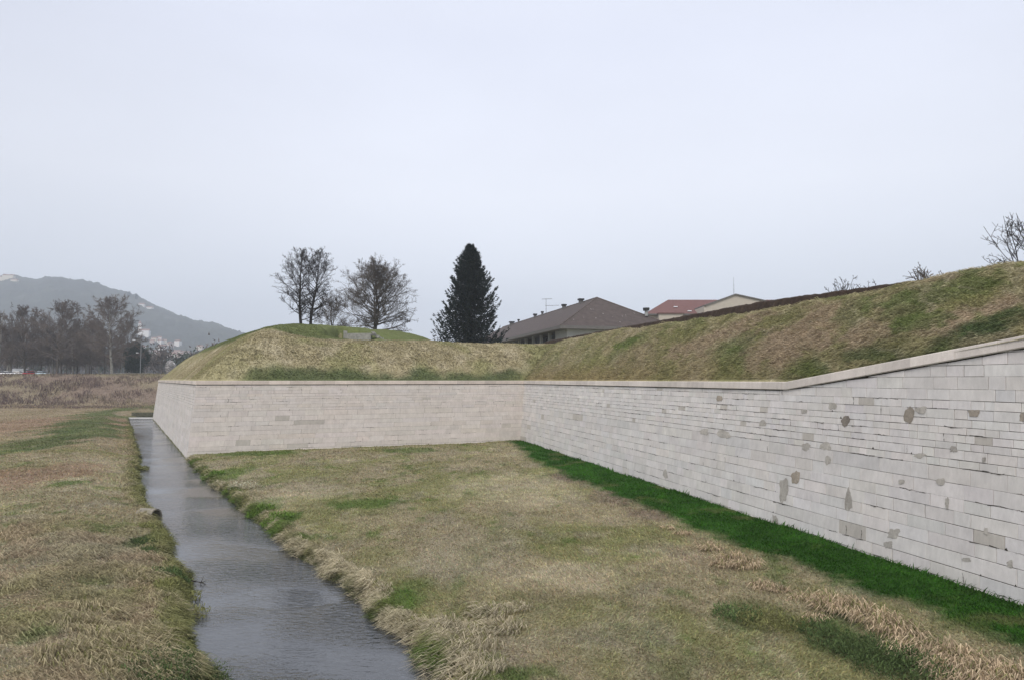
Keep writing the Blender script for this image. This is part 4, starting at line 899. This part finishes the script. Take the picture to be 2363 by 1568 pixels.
# ---------------------------------------------------------------- street things beyond the field
p=XY(323,204); lp=empty('street_lamp',(p[0],p[1],zp)); hh=at_y(323,786,204)[2]-zp; tag(lp,'tall grey street lamp with short arm beside the dark evergreen','street lamp')
MB().tube((0,0,-.3),(0,0,hh),.13,.08,8).build('pole',M['metal'],lp); MB().tube((0,0,hh-.05),(-1.9,0,hh+.25),.06,.05,6).build('arm',M['metal'],lp); MB().box((-2.2,0,hh+.25),(.9,.35,.18),0,.8).build('lamp_head',paint('lamp_white',(.7,.72,.75)),lp)
MB().box((-1.1,0,hh*.66),(.6,.3,.18)).build('side_lamp',paint('lamp_white',(.7,.72,.75)),lp)
a=XY(262,202);b=XY(352,202); lw=empty('low_wall',((a[0]+b[0])/2,202,zp)); tag(lw,'low pale wall along the road edge under the dark evergreen','wall')
MB().box((0,0,.25),(b[0]-a[0],.35,.9)).build('wall_body',M['concrete'],lw); MB().box((0,0,.76),(b[0]-a[0]+.2,.5,.1)).build('wall_cap',M['concrete'],lw)
def car(u,y,col,label,rz=0,van=False,nm='parked_car'):
    p=XY(u,y); root=empty(nm,(p[0],p[1],zp),rz); tag(root,label,'car' if not van else 'van',None)
    L,W,H=(4.3,1.75,1.45) if not van else (5.2,2.0,2.4)
    sec=[(-L/2,.35,.75),(-L/2+.15,.3,.9),(-L*.18-0,.25,.95),(L*.25,.25,.95),(L/2-.25,.3,.82),(L/2,.35,.6)] if not van else [(-L/2,.35,2.2),(-L/2+.1,.3,2.35),(L*.15,.3,2.4),(L*.3,.3,1.5),(L/2-.2,.3,1.1),(L/2,.35,.8)]
    m=MB()
    for k,(xx,z0,z1) in enumerate(sec):
        for (yy,zz) in ((-W/2,z0),(W/2,z0),(W/2,z1*.8),(W/2*.93,z1),(-W/2*.93,z1),(-W/2,z1*.8)): m.v.append((xx,yy,zz))
    for k in range(len(sec)-1):
        for j in range(6): m.q.append((k*6+j,k*6+(j+1)%6,(k+1)*6+(j+1)%6,(k+1)*6+j))
    m.q+=[(0,3,2,1),(0,5,4,3)]; e=(len(sec)-1)*6; m.q+=[(e,e+1,e+2,e+3),(e,e+3,e+4,e+5)]
    m.build('body',col,root)
    if not van:
        g=MB(); g.hexa([(-L*.36,-.78,.93),(L*.22,-.78,.93),(L*.22,.78,.93),(-L*.36,.78,.93),(-L*.26,-.62,1.38),(L*.06,-.62,1.38),(L*.06,.62,1.38),(-L*.26,.62,1.38)]); g.build('windows',M['glass'],root)
        MB().box((-L*.10,0,1.41),(L*.33,1.26,.07),0,.95).build('roof',col,root)
    else:
        MB().box((L*.20,0,1.75),(.9,W*.94,.6),0,.92).build('windows',M['glass'],root)
    for sx in (-1,1):
        for sy in (-1,1):
            wh=MB().tube((sx*L*.31,sy*(W/2-.2),.32),(sx*L*.31,sy*(W/2+.02),.32),.32,.32,14).build('wheel',M['tyre'],root)
            MB().tube((sx*L*.31,sy*(W/2-.0),.32),(sx*L*.31,sy*(W/2+.04),.32),.18,.17,10).build('rim',M['metal'],wh)
    MB().box((L/2-.02,-.55,.62),(.06,.3,.14)).build('headlight',paint('lens',(.7,.7,.7)),root); MB().box((L/2-.02,.55,.62),(.06,.3,.14)).build('headlight',paint('lens',(.7,.7,.7)),root)
    return root
W_=paint('white_paint',(.85,.86,.88)); Rd=paint('red_paint',(.42,.015,.02)); Bl=paint('pale_blue_paint',(.45,.58,.66)); Sv=paint('silver_paint',(.6,.62,.66))
car(20,205,W_,'white car parked closest to the left edge of the picture'); car(43,207,W_,'white car parked just left of the red car',.2)
car(72,205,Rd,'red car parked under the bare trees, turned end on',R(60)); car(97,206,Bl,'pale blue car parked right of the red car',.1)
car(5,214,Sv,'silver grey car in the row behind the white cars',.1); car(52,216,W_,'white van standing behind the red car',R(10),True,'parked_van')
# ---------------------------------------------------------------- far wood, town, hill-top things
def wood():
    r0=random.Random(12); rn=np.random.default_rng(12); V=[];C=[]
    for k in range(330):
        u=r0.uniform(-120,560); y=r0.uniform(270,1050); p=XY(u,y); H=r0.uniform(9,17); Rr=H*r0.uniform(.3,.42); n=260; sz=.12+y*.0011
        P_=rn.normal(0,.42,(n,3))*np.array([Rr,Rr,H*.33])+np.array([p[0],p[1],zp+H*.62]); D=rn.normal(0,1,(n,3));D[:,2]=np.abs(D[:,2])+.4;D/=np.linalg.norm(D,axis=1)[:,None]
        S=np.cross(D,rn.normal(0,1,(n,3)));S/=np.linalg.norm(S,axis=1)[:,None]; l=H*.10
        V.append(np.stack([P_-S*sz,P_+S*sz,P_+D*l],1).reshape(-1,3)); base=np.array([.13,.11,.10]) if r0.random()<.8 else np.array([.05,.07,.05]); C.append(np.tile(base*r0.uniform(.8,1.3),(3*n,1)))
        t=np.array([[[p[0]-.2,p[1],zp],[p[0]+.2,p[1],zp],[p[0],p[1],zp+H*.8]]]).reshape(-1,3); V.append(t);C.append(np.tile([.08,.07,.065],(3,1)))
    V=np.vstack(V); o=mesh_np('far_wood',V,None,np.arange(len(V)).reshape(-1,3),M['leaf'],colors=np.vstack(C)); tag(o,'hazy far off wood of bare trees in front of the hill','wood',kind='stuff')
wood()
wc=[simple('far_wall_%s'%n,c,.9,.1,.05,1) for n,c in (('white',(.75,.73,.7)),('cream',(.6,.55,.46)),('rose',(.5,.4,.35)))]; tr_=simple('far_roof',(.26,.15,.12),.9,.1,.1,1)
def house(nm,x,y,z,w,d,h,rz,mw,label,cat,group=None,rh=.28):
    root=empty(nm,(x,y,z),rz); tag(root,label,cat,group)
    MB().box((0,0,h/2-2),(w,d,h+4)).build('wall',mw,root)
    m=MB(); a=w/2+.4;b=d/2+.4; zr=h+d*rh; P_=[(-a,-b,h),(a,-b,h),(a,b,h),(-a,b,h)]
    m.quad(P_[0],P_[1],(a,0,zr),(-a,0,zr)); m.quad(P_[2],P_[3],(-a,0,zr),(a,0,zr)); m.tri(P_[1],P_[2],(a,0,zr)); m.tri(P_[3],P_[0],(-a,0,zr)); m.quad(P_[0],P_[3],P_[2],P_[1])
    m.build('roof',tr_,root)
    return root

r0=random.Random(77)
for k in range(46):
    u=r0.gauss(378,38); u=min(460,max(318,u)); y=r0.uniform(1120,1360); p=XY(u,y); z=hz_at(p[0],p[1])
    house('town_house',p[0],p[1],z+1,r0.uniform(7,13),r0.uniform(7,10),r0.uniform(5,9),r0.uniform(-.5,.5),wc[r0.randint(0,2)],'small pale house among the distant town at the foot of the hazy hill','house','distant town houses')
def on_hill(u,v): # point of hill surface seen at u, v
    best=None
    for y in np.linspace(1100,1900,200):
        p=at_y(u,v,y)
        if hz_at(p[0],y)>=p[2]: return p[0],y,hz_at(p[0],y)
    p=XY(u,1895.); return p[0],1895.,hz_at(p[0],1895.)
x,y,z=on_hill(332,780); cb=house('church',x,y,z,20,12,14,.2,wc[0],'pale church with pointed tower at the left end of the distant town','church'); MB().box((-8,0,14),(5,5,28)).build('tower',wc[0],cb); m=MB(); m.box((-8,0,31),(5.4,5.4,7),0,.05); m.build('spire',tr_,cb)
for (u,v,w,h,lb_) in ((6,641,16,7,'leftmost pale building on the hill top'),(20,639,26,9,'large pale building on the hill top'),(34,645,14,5,'small pale building right of the large one on the hill top'),(327,701,12,5,'white house high on the right hand ridge of the hill'),(345,709,16,5,'lower white house on the right hand ridge of the hill')):
    x,y,z=on_hill(u,v+6); house('hill_building',x,y,z,w,10,h,.1,wc[0 if u>100 else 1],lb_,'house')
for (u,v,lb_) in ((297,682,'left one of two dark pointed trees on the hill ridge'),(314,688,'right one of two dark pointed trees on the hill ridge')):
    x,y,z=on_hill(u,v+3); root=empty('ridge_tree',(x,y,z-1)); tag(root,lb_,'tree'); V,C=leafy(u,15,3.2,1500,(.03,.04,.035),1.6); mesh_np('crown',V,None,np.arange(len(V)).reshape(-1,3),M['leaf'],root,colors=C); mesh_np('trunk',*tubes([((0,0,-1),(0,0,8),.5,.2)],5),None,M['bark'],root)
# ---------------------------------------------------------------- haze
m,nt,ns,L=mat_new('haze_air');out=N(ns,'ShaderNodeOutputMaterial');pv=N(ns,'ShaderNodeVolumePrincipled')
pv.inputs['Color'].default_value=(.82,.895,1,1);pv.inputs['Density'].default_value=.00036;pv.inputs['Anisotropy'].default_value=0.0
L.new(pv.outputs[0],out.inputs['Volume'])
HZ=MB().box((0,1530,165),(19600,3560,340)); hzo=HZ.build('haze',m); tag(hzo,'thin pale winter haze over the whole place','haze',kind='stuff')
# ---------------------------------------------------------------- light
W=bpy.data.worlds.new('World'); SC.world=W; W.use_nodes=True; nt=W.node_tree; ns=nt.nodes; L=nt.links; ns.clear()
out=N(ns,'ShaderNodeOutputWorld'); bg=N(ns,'ShaderNodeBackground'); bg.inputs[1].default_value=.80
sky=N(ns,'ShaderNodeTexSky'); sky.sky_type='NISHITA'; sky.sun_disc=False; sky.sun_elevation=R(48); sky.sun_rotation=R(200); sky.dust_density=4; sky.air_density=1.2
sm=N(ns,'ShaderNodeVectorMath',operation='SCALE'); sm.inputs['Scale'].default_value=.08; L.new(sky.outputs[0],sm.inputs[0])
tc=N(ns,'ShaderNodeTexCoord'); sx=N(ns,'ShaderNodeSeparateXYZ'); L.new(tc.outputs['Generated'],sx.inputs[0])
rp=N(ns,'ShaderNodeValToRGB'); L.new(sx.outputs['Z'],rp.inputs[0]); e=rp.color_ramp.elements
e[0].position=0.0; e[0].color=(.71,.73,.80,1); e[1].position=1.0; e[1].color=(.84,.87,.96,1)
a=e.new(.12); a.color=(.75,.785,.87,1); a=e.new(.26); a.color=(.81,.832,.915,1); a=e.new(.45); a.color=(.735,.765,.88,1)
nz=N(ns,'ShaderNodeTexNoise'); nz.inputs['Scale'].default_value=1.6; nz.inputs['Detail'].default_value=4; mp=N(ns,'ShaderNodeMapping'); mp.inputs['Scale'].default_value=(1,1,2.5); L.new(tc.outputs['Generated'],mp.inputs[0]); L.new(mp.outputs[0],nz.inputs['Vector'])
mr=N(ns,'ShaderNodeMapRange'); mr.inputs[1].default_value=.3;mr.inputs[2].default_value=.7;mr.inputs[3].default_value=.95;mr.inputs[4].default_value=1.05; L.new(nz.outputs[0],mr.inputs[0])
# brighter veil of cloud ahead, duller to the left
dt=N(ns,'ShaderNodeVectorMath',operation='DOT_PRODUCT'); dt.inputs[1].default_value=(.10,.95,.28); nmz=N(ns,'ShaderNodeVectorMath',operation='NORMALIZE'); L.new(tc.outputs['Generated'],nmz.inputs[0]); L.new(nmz.outputs[0],dt.inputs[0])
m3=N(ns,'ShaderNodeMapRange'); m3.inputs[1].default_value=.74;m3.inputs[2].default_value=1.0;m3.inputs[3].default_value=.90;m3.inputs[4].default_value=1.06; L.new(dt.outputs['Value'],m3.inputs[0])
mm=N(ns,'ShaderNodeMath',operation='MULTIPLY'); L.new(mr.outputs[0],mm.inputs[0]); L.new(m3.outputs[0],mm.inputs[1])
s2=N(ns,'ShaderNodeVectorMath',operation='SCALE'); L.new(rp.outputs[0],s2.inputs[0]); L.new(mm.outputs[0],s2.inputs['Scale'])
mx=N(ns,'ShaderNodeMix',data_type='RGBA'); mx.inputs[0].default_value=.12; L.new(s2.outputs[0],mx.inputs[6]); L.new(sm.outputs[0],mx.inputs[7]); L.new(mx.outputs[2],bg.inputs[0]); L.new(bg.outputs[0],out.inputs[0])
sd=bpy.data.lights.new('sun','SUN'); sd.energy=1.5; sd.angle=R(25); sd.color=(1,.93,.84); so=bpy.data.objects.new('sun',sd); COL.objects.link(so)
el,az=R(48),R(200)   # behind and slightly left of the viewer
sv=Vector((math.sin(az)*math.cos(el),math.cos(az)*math.cos(el),math.sin(el))); so.rotation_euler=sv.to_track_quat('Z','Y').to_euler(); so.location=(0,0,60)
SC.view_settings.view_transform='Standard'; SC.view_settings.look='None'; SC.view_settings.gamma=1; SC.view_settings.exposure=0.62
SC.render.engine='CYCLES'; SC.cycles.volume_bounces=1
